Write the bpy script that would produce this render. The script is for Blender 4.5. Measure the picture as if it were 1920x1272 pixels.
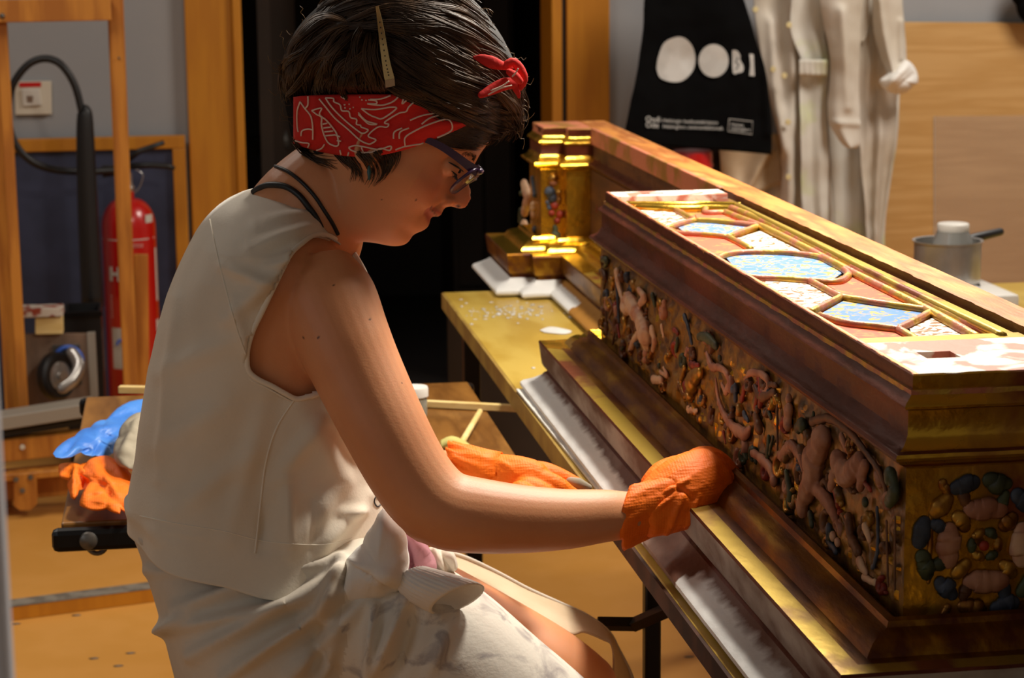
import bpy, bmesh, math, random
from mathutils import Vector, Matrix, noise
random.seed(7)
for o in list(bpy.data.objects): bpy.data.objects.remove(o)
S = bpy.context.scene
COL = S.collection
PI = math.pi
V3 = Vector

# ------------------------------------------------------------ camera
FPX, CX, CY, CAMH, ROLL = 4068.0, 960.0, 636.0, 1.43, 0.010
_D = V3((331.7-CX, -116.4-CY, FPX))
_k = -(ROLL*_D.x+_D.y)/_D.z
_dn = V3((ROLL, 1, _k)).normalized(); _D.normalize(); _U = _dn.cross(_D)
CAM = V3((0, 0, CAMH))
RIGHT = V3((_U.x, _D.x, -_dn.x)); DOWN = V3((_U.y, _D.y, -_dn.y)); FWD = V3((_U.z, _D.z, -_dn.z))
cd = bpy.data.cameras.new('camera'); cam = bpy.data.objects.new('camera', cd); COL.objects.link(cam)
cd.sensor_width = 23.6; cd.lens = 23.6*FPX/1920
m3 = Matrix((RIGHT, -DOWN, -FWD)).transposed()
cam.matrix_world = Matrix.Translation(CAM) @ m3.to_4x4()
cd.dof.use_dof = True; cd.dof.focus_distance = 2.22; cd.dof.aperture_fstop = 8.0
cd.clip_start = .05
S.camera = cam

# ------------------------------------------------------------ light
W = bpy.data.worlds.new('world'); S.world = W; W.use_nodes = True
W.node_tree.nodes['Background'].inputs[0].default_value = (1, .88, .74, 1)
W.node_tree.nodes['Background'].inputs[1].default_value = .16
def area(name, loc, target, size, power, col=(1, .82, .6), size_y=None, spread=None):
    l = bpy.data.lights.new(name, 'AREA'); l.energy = power; l.color = col; l.size = size
    if size_y: l.shape = 'RECTANGLE'; l.size_y = size_y
    if spread: l.spread = spread
    o = bpy.data.objects.new(name, l); COL.objects.link(o); o.location = loc
    o.rotation_euler = (V3(target)-V3(loc)).to_track_quat('-Z', 'Y').to_euler(); return o
area('bench_lamp', (0.95, 3.45, 2.05), (.6, 2.85, .9), .25, 18, (1, .91, .78))
area('work_lamp', (0.98, 2.62, 2.15), (.45, 2.45, .8), .22, 34, (1, .92, .80))
area('ceiling_lamp_right', (2.5, 4.9, 2.75), (2.0, 5.6, .5), .8, 54, (1, .92, .82))
area('ceiling_lamp_left', (-.9, 4.3, 2.75), (-.5, 4.6, 0), .8, 19, (1, .92, .82))
area('cool_side_fill', (-2.2, .6, 1.9), (.2, 2.5, .9), 1.0, 5, (.88, .94, 1))  # weak cool fill light added from the left, not a window
S.view_settings.view_transform = 'Standard'; S.view_settings.look = 'None'
S.view_settings.exposure = 0.0; S.view_settings.gamma = 1.0; S.view_settings.use_curve_mapping = False

# ------------------------------------------------------------ photo-scale helpers
def ray(px, py): return RIGHT*((px-CX)/FPX) + DOWN*((py-CY)/FPX) + FWD
def AY(px, py, y):
    d = ray(px, py); return CAM + d*(y/d.y)
def AZ(px, py, z):
    d = ray(px, py); return CAM + d*((z-CAMH)/d.z)
def AX(px, py, x):
    d = ray(px, py); return CAM + d*(x/d.x)
def PXM(p): return (V3(p)-CAM).dot(FWD)/FPX      # metres per photo pixel at point p

# ------------------------------------------------------------ materials
def lin(c): return tuple((x/255/12.92 if x/255 <= .04045 else ((x/255+.055)/1.055)**2.4) for x in c)
def mat(name, c1, c2=None, c3=None, scale=6, rough=.5, metal=0, bump=0, bscale=80, stretch=(1, 1, 1), lo=.42, hi=.58,
        sss=0, coat=0, trans=0, detail=6, kind='noise', metal2=None, distort=0, dust=None, alpha=1, rough2=None, sheen=0, spec=None):
    m = bpy.data.materials.new(name); m.use_nodes = True
    nt = m.node_tree; N = nt.nodes; L = nt.links; b = N['Principled BSDF']
    c1 = lin(c1); b.inputs['Roughness'].default_value = rough; b.inputs['Metallic'].default_value = metal
    tc = N.new('ShaderNodeTexCoord'); mp = N.new('ShaderNodeMapping'); L.new(tc.outputs['Object'], mp.inputs[0])
    mp.inputs['Scale'].default_value = stretch
    if c2 is None: b.inputs['Base Color'].default_value = (*c1, 1)
    else:
        if kind == 'wave':
            n = N.new('ShaderNodeTexWave'); n.inputs['Scale'].default_value = scale; n.inputs['Distortion'].default_value = distort; n.inputs['Detail'].default_value = 3; out = n.outputs['Fac']
        elif kind == 'voronoi':
            n = N.new('ShaderNodeTexVoronoi'); n.inputs['Scale'].default_value = scale; out = n.outputs['Distance']
        else:
            n = N.new('ShaderNodeTexNoise'); n.inputs['Scale'].default_value = scale; n.inputs['Detail'].default_value = detail; n.inputs['Distortion'].default_value = distort; out = n.outputs[0]
        L.new(mp.outputs[0], n.inputs['Vector'])
        r = N.new('ShaderNodeValToRGB'); L.new(out, r.inputs[0]); e = r.color_ramp.elements
        e[0].position = lo; e[0].color = (*c1, 1); e[1].position = hi; e[1].color = (*lin(c2), 1)
        if c3 is not None:
            x = e.new(min(1, hi+(hi-lo))); x.color = (*lin(c3), 1)
        L.new(r.outputs[0], b.inputs['Base Color'])
        if metal2 is not None:
            mr = N.new('ShaderNodeMapRange'); L.new(out, mr.inputs[0]); mr.inputs[1].default_value = lo; mr.inputs[2].default_value = hi
            mr.inputs[3].default_value = metal; mr.inputs[4].default_value = metal2; L.new(mr.outputs[0], b.inputs['Metallic'])
        if rough2 is not None:
            mr = N.new('ShaderNodeMapRange'); L.new(out, mr.inputs[0]); mr.inputs[1].default_value = lo; mr.inputs[2].default_value = hi
            mr.inputs[3].default_value = rough; mr.inputs[4].default_value = rough2; L.new(mr.outputs[0], b.inputs['Roughness'])
    if bump:
        n2 = N.new('ShaderNodeTexNoise'); n2.inputs['Scale'].default_value = bscale; n2.inputs['Detail'].default_value = 5
        L.new(mp.outputs[0], n2.inputs['Vector']); bp = N.new('ShaderNodeBump'); bp.inputs['Strength'].default_value = bump
        bp.inputs['Distance'].default_value = .004; L.new(n2.outputs[0], bp.inputs['Height']); L.new(bp.outputs[0], b.inputs['Normal'])
    if sss: b.inputs['Subsurface Weight'].default_value = sss; b.inputs['Subsurface Radius'].default_value = (.02, .008, .004); b.inputs['Subsurface Scale'].default_value = .5
    if coat: b.inputs['Coat Weight'].default_value = coat; b.inputs['Coat Roughness'].default_value = .2
    if trans: b.inputs['Transmission Weight'].default_value = trans
    if sheen: b.inputs['Sheen Weight'].default_value = sheen
    if spec is not None: b.inputs['Specular IOR Level'].default_value = spec
    if alpha < 1: b.inputs['Alpha'].default_value = alpha
    return m

M = {}
M['wall'] = mat('wall_paint', (148, 149, 152), (152, 152, 154), scale=3, rough=.85, bump=.05, bscale=200)
M['floor'] = mat('floor_lino', (206, 146, 66), (210, 150, 72), scale=9, rough=.42, bump=.03, bscale=60)
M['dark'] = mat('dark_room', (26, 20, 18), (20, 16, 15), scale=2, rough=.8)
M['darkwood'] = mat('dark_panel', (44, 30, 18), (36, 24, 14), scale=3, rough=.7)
M['oak'] = mat('orange_wood', (192, 126, 22), (182, 116, 18), scale=5, rough=.5, stretch=(6, 6, .6), bump=.05)
M['easelwood'] = mat('easel_wood', (200, 132, 48), (170, 104, 34), scale=6, rough=.5, stretch=(5, 5, .5), bump=.08)
M['blueboard'] = mat('blue_board', (52, 58, 84), (44, 50, 74), scale=8, rough=.7)
M['red'] = mat('red_enamel', (190, 18, 14), rough=.28, coat=.5)
M['black'] = mat('black_rubber', (22, 22, 24), rough=.45)
M['blackmetal'] = mat('black_metal', (28, 27, 28), rough=.35, metal=.6)
M['greymetal'] = mat('grey_metal', (120, 116, 110), (90, 88, 84), scale=20, rough=.4, metal=.7)
M['steel'] = mat('steel', (190, 186, 182), (170, 166, 162), scale=14, rough=.3, metal=.75)
M['white'] = mat('white_plastic', (225, 222, 215), rough=.4)
M['cream'] = mat('cream_plastic', (205, 196, 178), rough=.5)
M['lightwood'] = mat('light_wood', (232, 205, 140), (218, 186, 116), scale=7, rough=.55, stretch=(1, 6, 6), bump=.05)
M['ply'] = mat('plywood', (198, 156, 98), (186, 142, 82), c3=(204, 162, 104), scale=4, rough=.5, stretch=(.5, 5, 6), bump=.04, lo=.4, hi=.56)
M['greyply'] = mat('grey_plywood', (128, 104, 86), (112, 90, 74), scale=5, rough=.6, stretch=(5, 5, 1))
M['yellowtop'] = mat('yellow_table', (206, 176, 86), (190, 156, 66), scale=7, rough=.33, stretch=(2, .6, 1), bump=.03, coat=.1)
M['tableedge'] = mat('table_edge', (176, 146, 70), (150, 118, 56), scale=10, rough=.5)
M['darkedge'] = mat('dark_edge', (78, 48, 34), (58, 36, 26), scale=20, rough=.8, spec=.2)
M['greyedge'] = mat('grey_edge', (150, 142, 130), rough=.5)
M['brownwood'] = mat('brown_wood', (150, 102, 44), (108, 68, 24), c3=(170, 120, 58), scale=7, rough=.36, stretch=(2, .4, 1), bump=.04, coat=.15, lo=.38, hi=.55)
M['gold'] = mat('gold_leaf', (120, 60, 26), (205, 158, 50), scale=7, rough=.42, metal=.35, metal2=.9, rough2=.26, bump=.25, bscale=45, lo=.36, hi=.52, stretch=(1.5, .8, 1.5))
M['goldbright'] = mat('gold_bright', (190, 130, 44), (232, 192, 70), scale=9, rough=.36, metal=.8, metal2=.95, bump=.2, bscale=50, rough2=.22, lo=.3, hi=.5)
M['goldbase'] = mat('gold_base', (84, 38, 12), (130, 84, 22), c3=(172, 128, 40), spec=.3, scale=13, rough=.4, metal=.3, metal2=.85, bump=.22, bscale=50, lo=.40, hi=.56, stretch=(3, .7, 3))
M['goldlip'] = mat('gold_lip', (190, 160, 66), (120, 60, 36), scale=12, rough=.38, metal=.75, metal2=.3, bump=.25, bscale=60, lo=.5, hi=.62, stretch=(1, .6, 1))
M['bole'] = mat('red_bole', (98, 44, 24), (80, 34, 18), c3=(98, 62, 22), scale=12, rough=.45, spec=.3, metal=.15, metal2=.35, bump=.3, bscale=60, lo=.42, hi=.62, stretch=(2, .7, 2))
M['dustgrey'] = mat('dusty_bole', (96, 66, 52), (168, 158, 150), scale=7, rough=.7, bump=.2, bscale=90, lo=.38, hi=.56, stretch=(1, .8, 2))
M['gesso'] = mat('white_gesso', (226, 226, 222), (206, 204, 200), scale=14, rough=.8, bump=.2, bscale=120)
M['pinkbole'] = mat('pink_bole', (214, 128, 96), (190, 140, 70), scale=18, rough=.5, metal=.1, metal2=.6, bump=.3, bscale=70, lo=.45, hi=.6)
M['goldpink'] = mat('rib_gold', (176, 106, 80), (196, 160, 70), scale=26, rough=.42, metal=.2, metal2=.75, bump=.35, bscale=110, lo=.44, hi=.56)
M['panelwhite'] = mat('arabesque_white', (232, 226, 214), (150, 104, 60), scale=42, rough=.55, distort=2.6, detail=1.0, lo=.535, hi=.56, spec=.15)
M['panelblue'] = mat('panel_blue', (96, 140, 200), (196, 168, 90), scale=60, spec=.12, rough=.5, distort=2.0, lo=.5, hi=.58, detail=3)
M['panelred'] = mat('panel_red', (224, 106, 80), (206, 142, 84), scale=60, spec=.12, rough=.5, distort=1.5, lo=.54, hi=.62, detail=3)
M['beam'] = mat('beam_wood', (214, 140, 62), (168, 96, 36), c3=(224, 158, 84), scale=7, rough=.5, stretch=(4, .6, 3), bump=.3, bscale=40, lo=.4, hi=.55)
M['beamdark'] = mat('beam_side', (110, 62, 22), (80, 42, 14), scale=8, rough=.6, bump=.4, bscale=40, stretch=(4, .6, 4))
M['flesh'] = mat('relief_flesh', (214, 176, 140), (190, 138, 110), scale=30, rough=.55, coat=.04, spec=.35)
M['fleshpink'] = mat('relief_pink', (178, 126, 98), (150, 96, 72), scale=30, rough=.55, coat=.04, spec=.35)
M['rgreen'] = mat('relief_green', (70, 76, 50), (50, 54, 38), scale=40, rough=.55, coat=.04, spec=.35)
M['rblue'] = mat('relief_blue', (66, 74, 90), (46, 50, 62), scale=40, rough=.55, coat=.04, spec=.35)
M['rred'] = mat('relief_red', (150, 48, 28), (110, 34, 22), scale=40, rough=.55, coat=.04, spec=.35)
M['rbrown'] = mat('relief_brown', (112, 70, 40), (84, 50, 28), scale=40, rough=.55, coat=.04, spec=.35)
M['rgold'] = mat('relief_gold', (180, 132, 50), (130, 82, 34), scale=40, rough=.35, metal=.7, bump=.2)
M['friezebg'] = mat('frieze_ground', (150, 108, 40), (98, 62, 26), c3=(78, 66, 36), scale=34, rough=.42, metal=.4, metal2=.2, bump=.35, bscale=90, lo=.44, hi=.58)
M['skin'] = None
M['shirt'] = mat('white_jersey', (226, 217, 200), (219, 209, 191), scale=5, rough=.85, bump=.10, bscale=300, sheen=.2)
M['seam'] = mat('white_seam', (232, 224, 208), rough=.85)
M['gown'] = mat('stained_cotton', (224, 218, 206), (170, 163, 160), c3=(200, 194, 186), scale=22, rough=.88, bump=.12, bscale=200, lo=.52, hi=.66, detail=9, distort=.8, stretch=(1, 1, 1.4))
M['gownclean'] = mat('cream_cotton', (216, 208, 194), (204, 194, 178), scale=5, rough=.88, bump=.1, bscale=200)
M['beigecloth'] = mat('beige_cloth', (212, 190, 160), (196, 172, 140), scale=7, rough=.85, bump=.1, bscale=200)
M['pink'] = mat('pink_cloth', (186, 132, 142), (164, 104, 120), scale=10, rough=.9, bump=.15, bscale=200)
M['bandana'] = mat('red_cotton', (216, 34, 24), (198, 26, 20), scale=10, rough=.8, bump=.15, bscale=260)
M['bandline'] = mat('bandana_print', (232, 206, 190), rough=.85)
M['hair'] = mat('dark_hair', (60, 42, 28), (102, 74, 48), scale=30, rough=.46, spec=.35, lo=.45, hi=.75)
M['hairbase'] = mat('hair_base', (20, 14, 10), rough=.75)
M['hair2'] = mat('hair_highlight', (134, 100, 58), (104, 76, 44), scale=30, rough=.36)
M['purple'] = mat('purple_frame', (58, 30, 66), rough=.3, coat=.4)
M['glass'] = mat('clear_glass', (235, 240, 238), rough=.03, trans=.95, alpha=.35)
M['clip'] = mat('gold_clip', (206, 176, 122), rough=.25, metal=.9)
M['tote'] = mat('black_canvas', (6, 6, 7), (9, 9, 10), scale=6, rough=.95, spec=.1)
M['print'] = mat('white_print', (200, 198, 194), (186, 184, 180), scale=14, rough=.7)
M['coat'] = mat('cream_coat', (208, 200, 188), (194, 184, 168), scale=4, rough=.9, bump=.08, bscale=200)
M['coat2'] = mat('stained_coat', (206, 202, 192), (196, 200, 158), scale=7, rough=.9, lo=.52, hi=.66, bump=.08, bscale=200)
M['button'] = mat('button', (216, 200, 150), rough=.4)
M['bluenitrile'] = mat('blue_nitrile', (78, 146, 232), (58, 122, 214), scale=8, rough=.42, bump=.25, bscale=60)
M['rag'] = mat('grey_rag', (168, 158, 138), (136, 126, 108), scale=9, rough=.9, bump=.3, bscale=60)
M['lino'] = mat('grey_batten', (132, 124, 112), (104, 96, 86), scale=30, rough=.6)
M['blueplastic'] = mat('blue_plastic', (52, 96, 190), rough=.4)
M['jar'] = mat('jar_glass', (190, 196, 186), rough=.08, trans=.6)
M['charcoal'] = mat('charcoal_post', (205, 208, 218), rough=.7)
M['label'] = mat('label_white', (206, 200, 190), rough=.6)
M['acrylic'] = mat('clear_sheet', (220, 216, 214), rough=.12, trans=.6, alpha=.22)

def nitrile():
    m = mat('orange_nitrile', (255, 126, 22), (255, 118, 18), scale=10, rough=.6, spec=.3)
    nt = m.node_tree; N = nt.nodes; L = nt.links; b = N['Principled BSDF']
    tc = N.new('ShaderNodeTexCoord'); v = N.new('ShaderNodeTexVoronoi'); v.inputs['Scale'].default_value = 330; v.inputs['Randomness'].default_value = 0
    L.new(tc.outputs['Object'], v.inputs['Vector'])
    n = N.new('ShaderNodeTexNoise'); n.inputs['Scale'].default_value = 42; n.inputs['Detail'].default_value = 3; n.inputs['Distortion'].default_value = 1.2; L.new(tc.outputs['Object'], n.inputs['Vector'])
    b1 = N.new('ShaderNodeBump'); b1.inputs['Strength'].default_value = .45; b1.inputs['Distance'].default_value = .001; b1.invert = True; L.new(v.outputs['Distance'], b1.inputs['Height'])
    b2 = N.new('ShaderNodeBump'); b2.inputs['Strength'].default_value = .35; b2.inputs['Distance'].default_value = .006; L.new(n.outputs[0], b2.inputs['Height'])
    L.new(b1.outputs[0], b2.inputs['Normal']); L.new(b2.outputs[0], b.inputs['Normal'])
    return m
M['nitrile'] = nitrile()
def skin_mat():
    m = bpy.data.materials.new('skin'); m.use_nodes = True; nt = m.node_tree; N = nt.nodes; L = nt.links; b = N['Principled BSDF']
    tc = N.new('ShaderNodeTexCoord'); n = N.new('ShaderNodeTexNoise'); n.inputs['Scale'].default_value = 14; n.inputs['Detail'].default_value = 6
    L.new(tc.outputs['Object'], n.inputs['Vector']); r = N.new('ShaderNodeValToRGB'); L.new(n.outputs[0], r.inputs[0])
    r.color_ramp.elements[0].position = .3; r.color_ramp.elements[0].color = (*lin((212, 142, 96)), 1)
    r.color_ramp.elements[1].position = .7; r.color_ramp.elements[1].color = (*lin((222, 154, 108)), 1)
    at = N.new('ShaderNodeAttribute'); at.attribute_name = 'tint'
    mx = N.new('ShaderNodeMix'); mx.data_type = 'RGBA'; L.new(at.outputs['Alpha'], mx.inputs[0]); L.new(r.outputs[0], mx.inputs[6]); L.new(at.outputs['Color'], mx.inputs[7])
    L.new(mx.outputs[2], b.inputs['Base Color'])
    b.inputs['Roughness'].default_value = .5; b.inputs['Subsurface Weight'].default_value = .25
    b.inputs['Subsurface Radius'].default_value = (.012, .005, .003); b.inputs['Subsurface Scale'].default_value = .6
    n2 = N.new('ShaderNodeTexNoise'); n2.inputs['Scale'].default_value = 420; L.new(tc.outputs['Object'], n2.inputs['Vector'])
    bp = N.new('ShaderNodeBump'); bp.inputs['Strength'].default_value = .08; bp.inputs['Distance'].default_value = .002; L.new(n2.outputs[0], bp.inputs['Height']); L.new(bp.outputs[0], b.inputs['Normal'])
    return m
M['skin'] = skin_mat()

# ------------------------------------------------------------ object helpers
def tag(o, label=None, cat=None, group=None, kind=None):
    if label: o['label'] = label
    if cat: o['category'] = cat
    if group: o['group'] = group
    if kind: o['kind'] = kind
    return o
def thing(name, loc, label, cat, group=None):
    o = bpy.data.objects.new(name, None); COL.objects.link(o); o.location = loc; o.empty_display_size = .05
    tag(o, label, cat, group); o['_l'] = 1; del o['_l']; return o
def world_of(o):
    m = Matrix.Translation(o.location) @ o.rotation_euler.to_matrix().to_4x4()
    if o.parent: m = world_of(o.parent) @ o.matrix_parent_inverse @ m
    return m
def link(name, me, m, parent=None, smooth=True, label=None):
    o = bpy.data.objects.new(name, me); COL.objects.link(o)
    if m is not None:
        for x in (m if isinstance(m, (list, tuple)) else [m]): me.materials.append(x)
    if smooth: me.polygons.foreach_set('use_smooth', [True]*len(me.polygons)); me.update()
    if parent: o.parent = parent; o.matrix_parent_inverse = world_of(parent).inverted()
    if label: o['label'] = label
    return o
def obj(name, bm, m, parent=None, smooth=False, label=None, auto=None, fix=True):
    if fix: bmesh.ops.recalc_face_normals(bm, faces=bm.faces)
    me = bpy.data.meshes.new(name); bm.to_mesh(me); bm.free()
    o = link(name, me, m, parent, smooth or auto is not None, label)
    if auto is not None:
        try: me.set_sharp_from_angle(angle=math.radians(auto))
        except Exception: pass
    return o
def box(bm, c, s, rot=None):
    g = bmesh.ops.create_cube(bm, size=1)['verts']
    for v in g:
        p = V3((v.co.x*s[0], v.co.y*s[1], v.co.z*s[2]))
        if rot is not None: p = rot @ p
        v.co = V3(c)+p
    return g
def bbox(bm, a, b, bev=0):
    a = V3(a); b = V3(b); bm2 = bmesh.new(); bmesh.ops.create_cube(bm2, size=1)
    for v in bm2.verts: v.co = V3(((a[i]+b[i])/2+v.co[i]*(abs(b[i]-a[i])) for i in range(3)))
    if bev: bmesh.ops.bevel(bm2, geom=bm2.edges[:], offset=bev, segments=2, profile=.5, affect='EDGES')
    t = bpy.data.meshes.new('t'); bm2.to_mesh(t); bm2.free(); bm.from_mesh(t); bpy.data.meshes.remove(t)
def loft(bm, rings, cap=True, closed=True):
    R = [[bm.verts.new(p) for p in r] for r in rings]
    n = len(R[0])
    for a, b in zip(R, R[1:]):
        for i in range(n if closed else n-1):
            j = (i+1) % n
            try: bm.faces.new((a[i], a[j], b[j], b[i]))
            except ValueError: pass
    if cap and closed:
        for r in (R[0], R[-1]):
            try: bm.faces.new(r)
            except ValueError: pass
    return R
def catmull(P, n):
    P = [tuple(p) for p in P]; k = len(P); out = []
    for s in range(n):
        t = s/(n-1)*(k-1); i = min(int(t), k-2); u = t-i
        p0 = P[max(i-1, 0)]; p1 = P[i]; p2 = P[i+1]; p3 = P[min(i+2, k-1)]
        out.append(tuple(.5*((2*b)+(-a+c)*u+(2*a-5*b+4*c-d)*u*u+(-a+3*b-3*c+d)*u**3) for a, b, c, d in zip(p0, p1, p2, p3)))
    return out
def tube(bm, pts, rad, sides=10, flat=None, fl=1.0, capr=True, roundcap=False):
    """tube along pts with radii; flat/fl squashes the section along direction flat"""
    pts = [V3(p) for p in pts]; n = len(pts)
    if not hasattr(rad, '__len__'): rad = [rad]*n
    rad = list(rad)
    if roundcap and n > 1:
        d0 = (pts[0]-pts[1]).normalized(); d1 = (pts[-1]-pts[-2]).normalized()
        a = []; ra = []
        for q in (1.0, .85, .5): a.append(pts[0]+d0*rad[0]*q); ra.append(rad[0]*max(.08, math.sqrt(max(0, 1-q*q))))
        b = []; rb = []
        for q in (.5, .85, 1.0): b.append(pts[-1]+d1*rad[-1]*q); rb.append(rad[-1]*max(.08, math.sqrt(max(0, 1-q*q))))
        pts = a+pts+b; rad = ra+rad+rb; n = len(pts)
    T = []
    for i in range(n):
        t = pts[min(i+1, n-1)]-pts[max(i-1, 0)]
        T.append(t.normalized() if t.length > 1e-9 else V3((0, 0, 1)))
    ref = V3((0, 0, 1)) if abs(T[0].z) < .9 else V3((1, 0, 0))
    u = T[0].cross(ref).normalized(); rings = []
    for i in range(n):
        u = (u-T[i]*u.dot(T[i]))
        u = u.normalized() if u.length > 1e-6 else T[i].orthogonal().normalized()
        w = T[i].cross(u); r = []
        for k in range(sides):
            a = 2*PI*k/sides; o = (u*math.cos(a)+w*math.sin(a))*rad[i]
            if flat is not None: o = o-flat*(o.dot(flat)*(1-fl))
            r.append(pts[i]+o)
        rings.append(r)
    return loft(bm, rings, cap=capr)
def lathe(bm, prof, c, axis=V3((0, 0, 1)), seg=28):
    axis = axis.normalized(); u = axis.orthogonal().normalized(); w = axis.cross(u)
    rings = [[V3(c)+axis*h+(u*math.cos(2*PI*k/seg)+w*math.sin(2*PI*k/seg))*max(r, 1e-4) for k in range(seg)] for r, h in prof]
    loft(bm, rings)
def prism(bm, poly, off):
    """extrude planar polygon (list of Vectors) by vector off"""
    a = [bm.verts.new(p) for p in poly]; b = [bm.verts.new(V3(p)+V3(off)) for p in poly]
    bm.faces.new(a); bm.faces.new(list(reversed(b)))
    for i in range(len(a)):
        j = (i+1) % len(a); bm.faces.new((a[i], b[i], b[j], a[j]))
def blob(bm, c, r, sub=2):
    g = bmesh.ops.create_icosphere(bm, subdivisions=sub, radius=1)['verts']
    r = r if hasattr(r, '__len__') else (r, r, r)
    for v in g: v.co = V3(c)+V3((v.co.x*r[0], v.co.y*r[1], v.co.z*r[2]))
    return g
def remesh(bm, voxel, smooth=4, factor=.5, disp=None):
    me = bpy.data.meshes.new('tmp'); bm.to_mesh(me); bm.free()
    o = bpy.data.objects.new('tmp', me); COL.objects.link(o)
    r = o.modifiers.new('r', 'REMESH'); r.mode = 'VOXEL'; r.voxel_size = voxel; r.adaptivity = 0
    s = o.modifiers.new('s', 'SMOOTH'); s.iterations = smooth; s.factor = factor
    dg = bpy.context.evaluated_depsgraph_get(); out = bpy.data.meshes.new_from_object(o.evaluated_get(dg))
    bpy.data.objects.remove(o); bpy.data.meshes.remove(me)
    return out
def pxtube(bm, pts, sides=14, n=None, **kw):
    """pts: (px,py,y,r_px)"""
    if n: pts = catmull(pts, n)
    P = [AY(a, b, y) for a, b, y, r in pts]
    return tube(bm, P, [r*PXM(p) for p, (_, _, _, r) in zip(P, pts)], sides, **kw)
def interp(tab, x):
    if x <= tab[0][0]: return tab[0][1]
    for (a, b), (c, d) in zip(tab, tab[1:]):
        if x <= c:
            t = (x-a)/(c-a) if c > a else 0; return b+(d-b)*t
    return tab[-1][1]
def sinterp(tab, x):
    """smooth (catmull-like monotone cubic) table lookup"""
    n = len(tab)
    if x <= tab[0][0]: return tab[0][1]
    if x >= tab[-1][0]: return tab[-1][1]
    for i in range(n-1):
        if x <= tab[i+1][0]:
            x0, y0 = tab[i]; x1, y1 = tab[i+1]; h = x1-x0; t = (x-x0)/h
            m0 = (tab[i+1][1]-tab[i-1][1])/(tab[i+1][0]-tab[i-1][0]) if i > 0 else (y1-y0)/h
            m1 = (tab[i+2][1]-tab[i][1])/(tab[i+2][0]-tab[i][0]) if i < n-2 else (y1-y0)/h
            t2 = t*t; t3 = t2*t
            return (2*t3-3*t2+1)*y0+(t3-2*t2+t)*h*m0+(-2*t3+3*t2)*y1+(t3-t2)*h*m1
def struct(name, bm, m, parent=None, **kw):
    o = obj(name, bm, m, parent, **kw)
    if parent is None: o['kind'] = 'structure'
    return o
# ------------------------------------------------------------ room
YW = 6.5
def wx(px, py=200, y=YW): return AY(px, py, y).x
DL, DR = wx(457, 200), wx(1030, 100)
bm = bmesh.new(); bbox(bm, (-2.6, -.6, -.1), (3.6, 9, 0)); struct('floor', bm, M['floor'])
bm = bmesh.new(); bbox(bm, (-2.6, -.6, 2.9), (3.6, 9, 3.0)); struct('ceiling', bm, M['wall'])
bm = bmesh.new(); bbox(bm, (-2.7, -.6, 0), (-2.6, 9, 2.9)); struct('wall_left', bm, M['wall'])
bm = bmesh.new(); bbox(bm, (3.6, -.6, 0), (3.7, 9, 2.9)); struct('wall_right', bm, M['wall'])
bm = bmesh.new()
bbox(bm, (-2.6, YW, 0), (DL-.15, YW+.14, 2.9)); bbox(bm, (DR+.15, YW, 0), (3.6, YW+.14, 2.9)); bbox(bm, (DL-.15, YW, 2.2), (DR+.15, YW+.14, 2.9))
struct('wall_back', bm, M['wall'])
root = thing('door_1', (DL, YW, 0), None, None); root['kind'] = 'structure'
jl0, jl1 = wx(352), wx(440)
bm = bmesh.new(); bbox(bm, (jl0, YW-.03, 0), (jl1, YW+.02, 2.3), .004); obj('door_casing', bm, M['oak'], root)
bm = bmesh.new(); bbox(bm, (jl1, YW-.045, 0), (DL, YW+.16, 2.25), .004); obj('door_jamb', bm, M['oak'], root)
bm = bmesh.new(); bbox(bm, (wx(1060), YW-.03, 0), (wx(1140), YW+.02, 2.3), .004); obj('door_casing', bm, M['oak'], root)
bm = bmesh.new(); bbox(bm, (DR, YW-.045, 0), (wx(1050), YW+.16, 2.25), .004); obj('door_jamb', bm, M['oak'], root)
bm = bmesh.new(); bbox(bm, (wx(1050), YW-.02, 0), (wx(1060), YW+.16, 2.25)); obj('door_rebate', bm, M['darkwood'], root)
bm = bmesh.new(); bbox(bm, (jl0, YW-.03, 2.2), (wx(1140), YW+.02, 2.3)); obj('door_head', bm, M['oak'], root)
# the unlit room behind the doorway, its darkness painted as near-black surfaces
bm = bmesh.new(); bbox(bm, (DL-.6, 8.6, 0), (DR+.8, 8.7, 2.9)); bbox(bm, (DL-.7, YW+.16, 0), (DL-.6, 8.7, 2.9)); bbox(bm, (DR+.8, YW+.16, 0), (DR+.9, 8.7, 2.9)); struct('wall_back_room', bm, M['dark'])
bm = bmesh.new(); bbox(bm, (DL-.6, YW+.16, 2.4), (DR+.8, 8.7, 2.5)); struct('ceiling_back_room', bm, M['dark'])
bm = bmesh.new(); bbox(bm, (DL-.59, YW+.17, .001), (DR+.79, 8.59, .006)); struct('floor_back_room', bm, M['dark'])  # dark sheet over the lino, standing for the lack of light
t = thing('dark_cupboard', (AY(890, 400, 8.2).x, 8.2, 0), 'dark brown cupboard standing in the unlit room beyond the doorway', 'cupboard')
xa, xb = wx(845, 200, 8.2), wx(965, 200, 8.2)
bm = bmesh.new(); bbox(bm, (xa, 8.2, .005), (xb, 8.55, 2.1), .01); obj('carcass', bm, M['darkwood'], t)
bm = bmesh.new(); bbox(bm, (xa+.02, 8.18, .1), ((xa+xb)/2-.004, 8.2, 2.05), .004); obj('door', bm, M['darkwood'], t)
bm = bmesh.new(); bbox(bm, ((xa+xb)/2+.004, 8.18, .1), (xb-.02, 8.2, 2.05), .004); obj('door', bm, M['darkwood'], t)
t = thing('dark_door', (wx(520), 7.0, 0), 'dark brown open door leaf inside the left side of the doorway', 'door')
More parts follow.
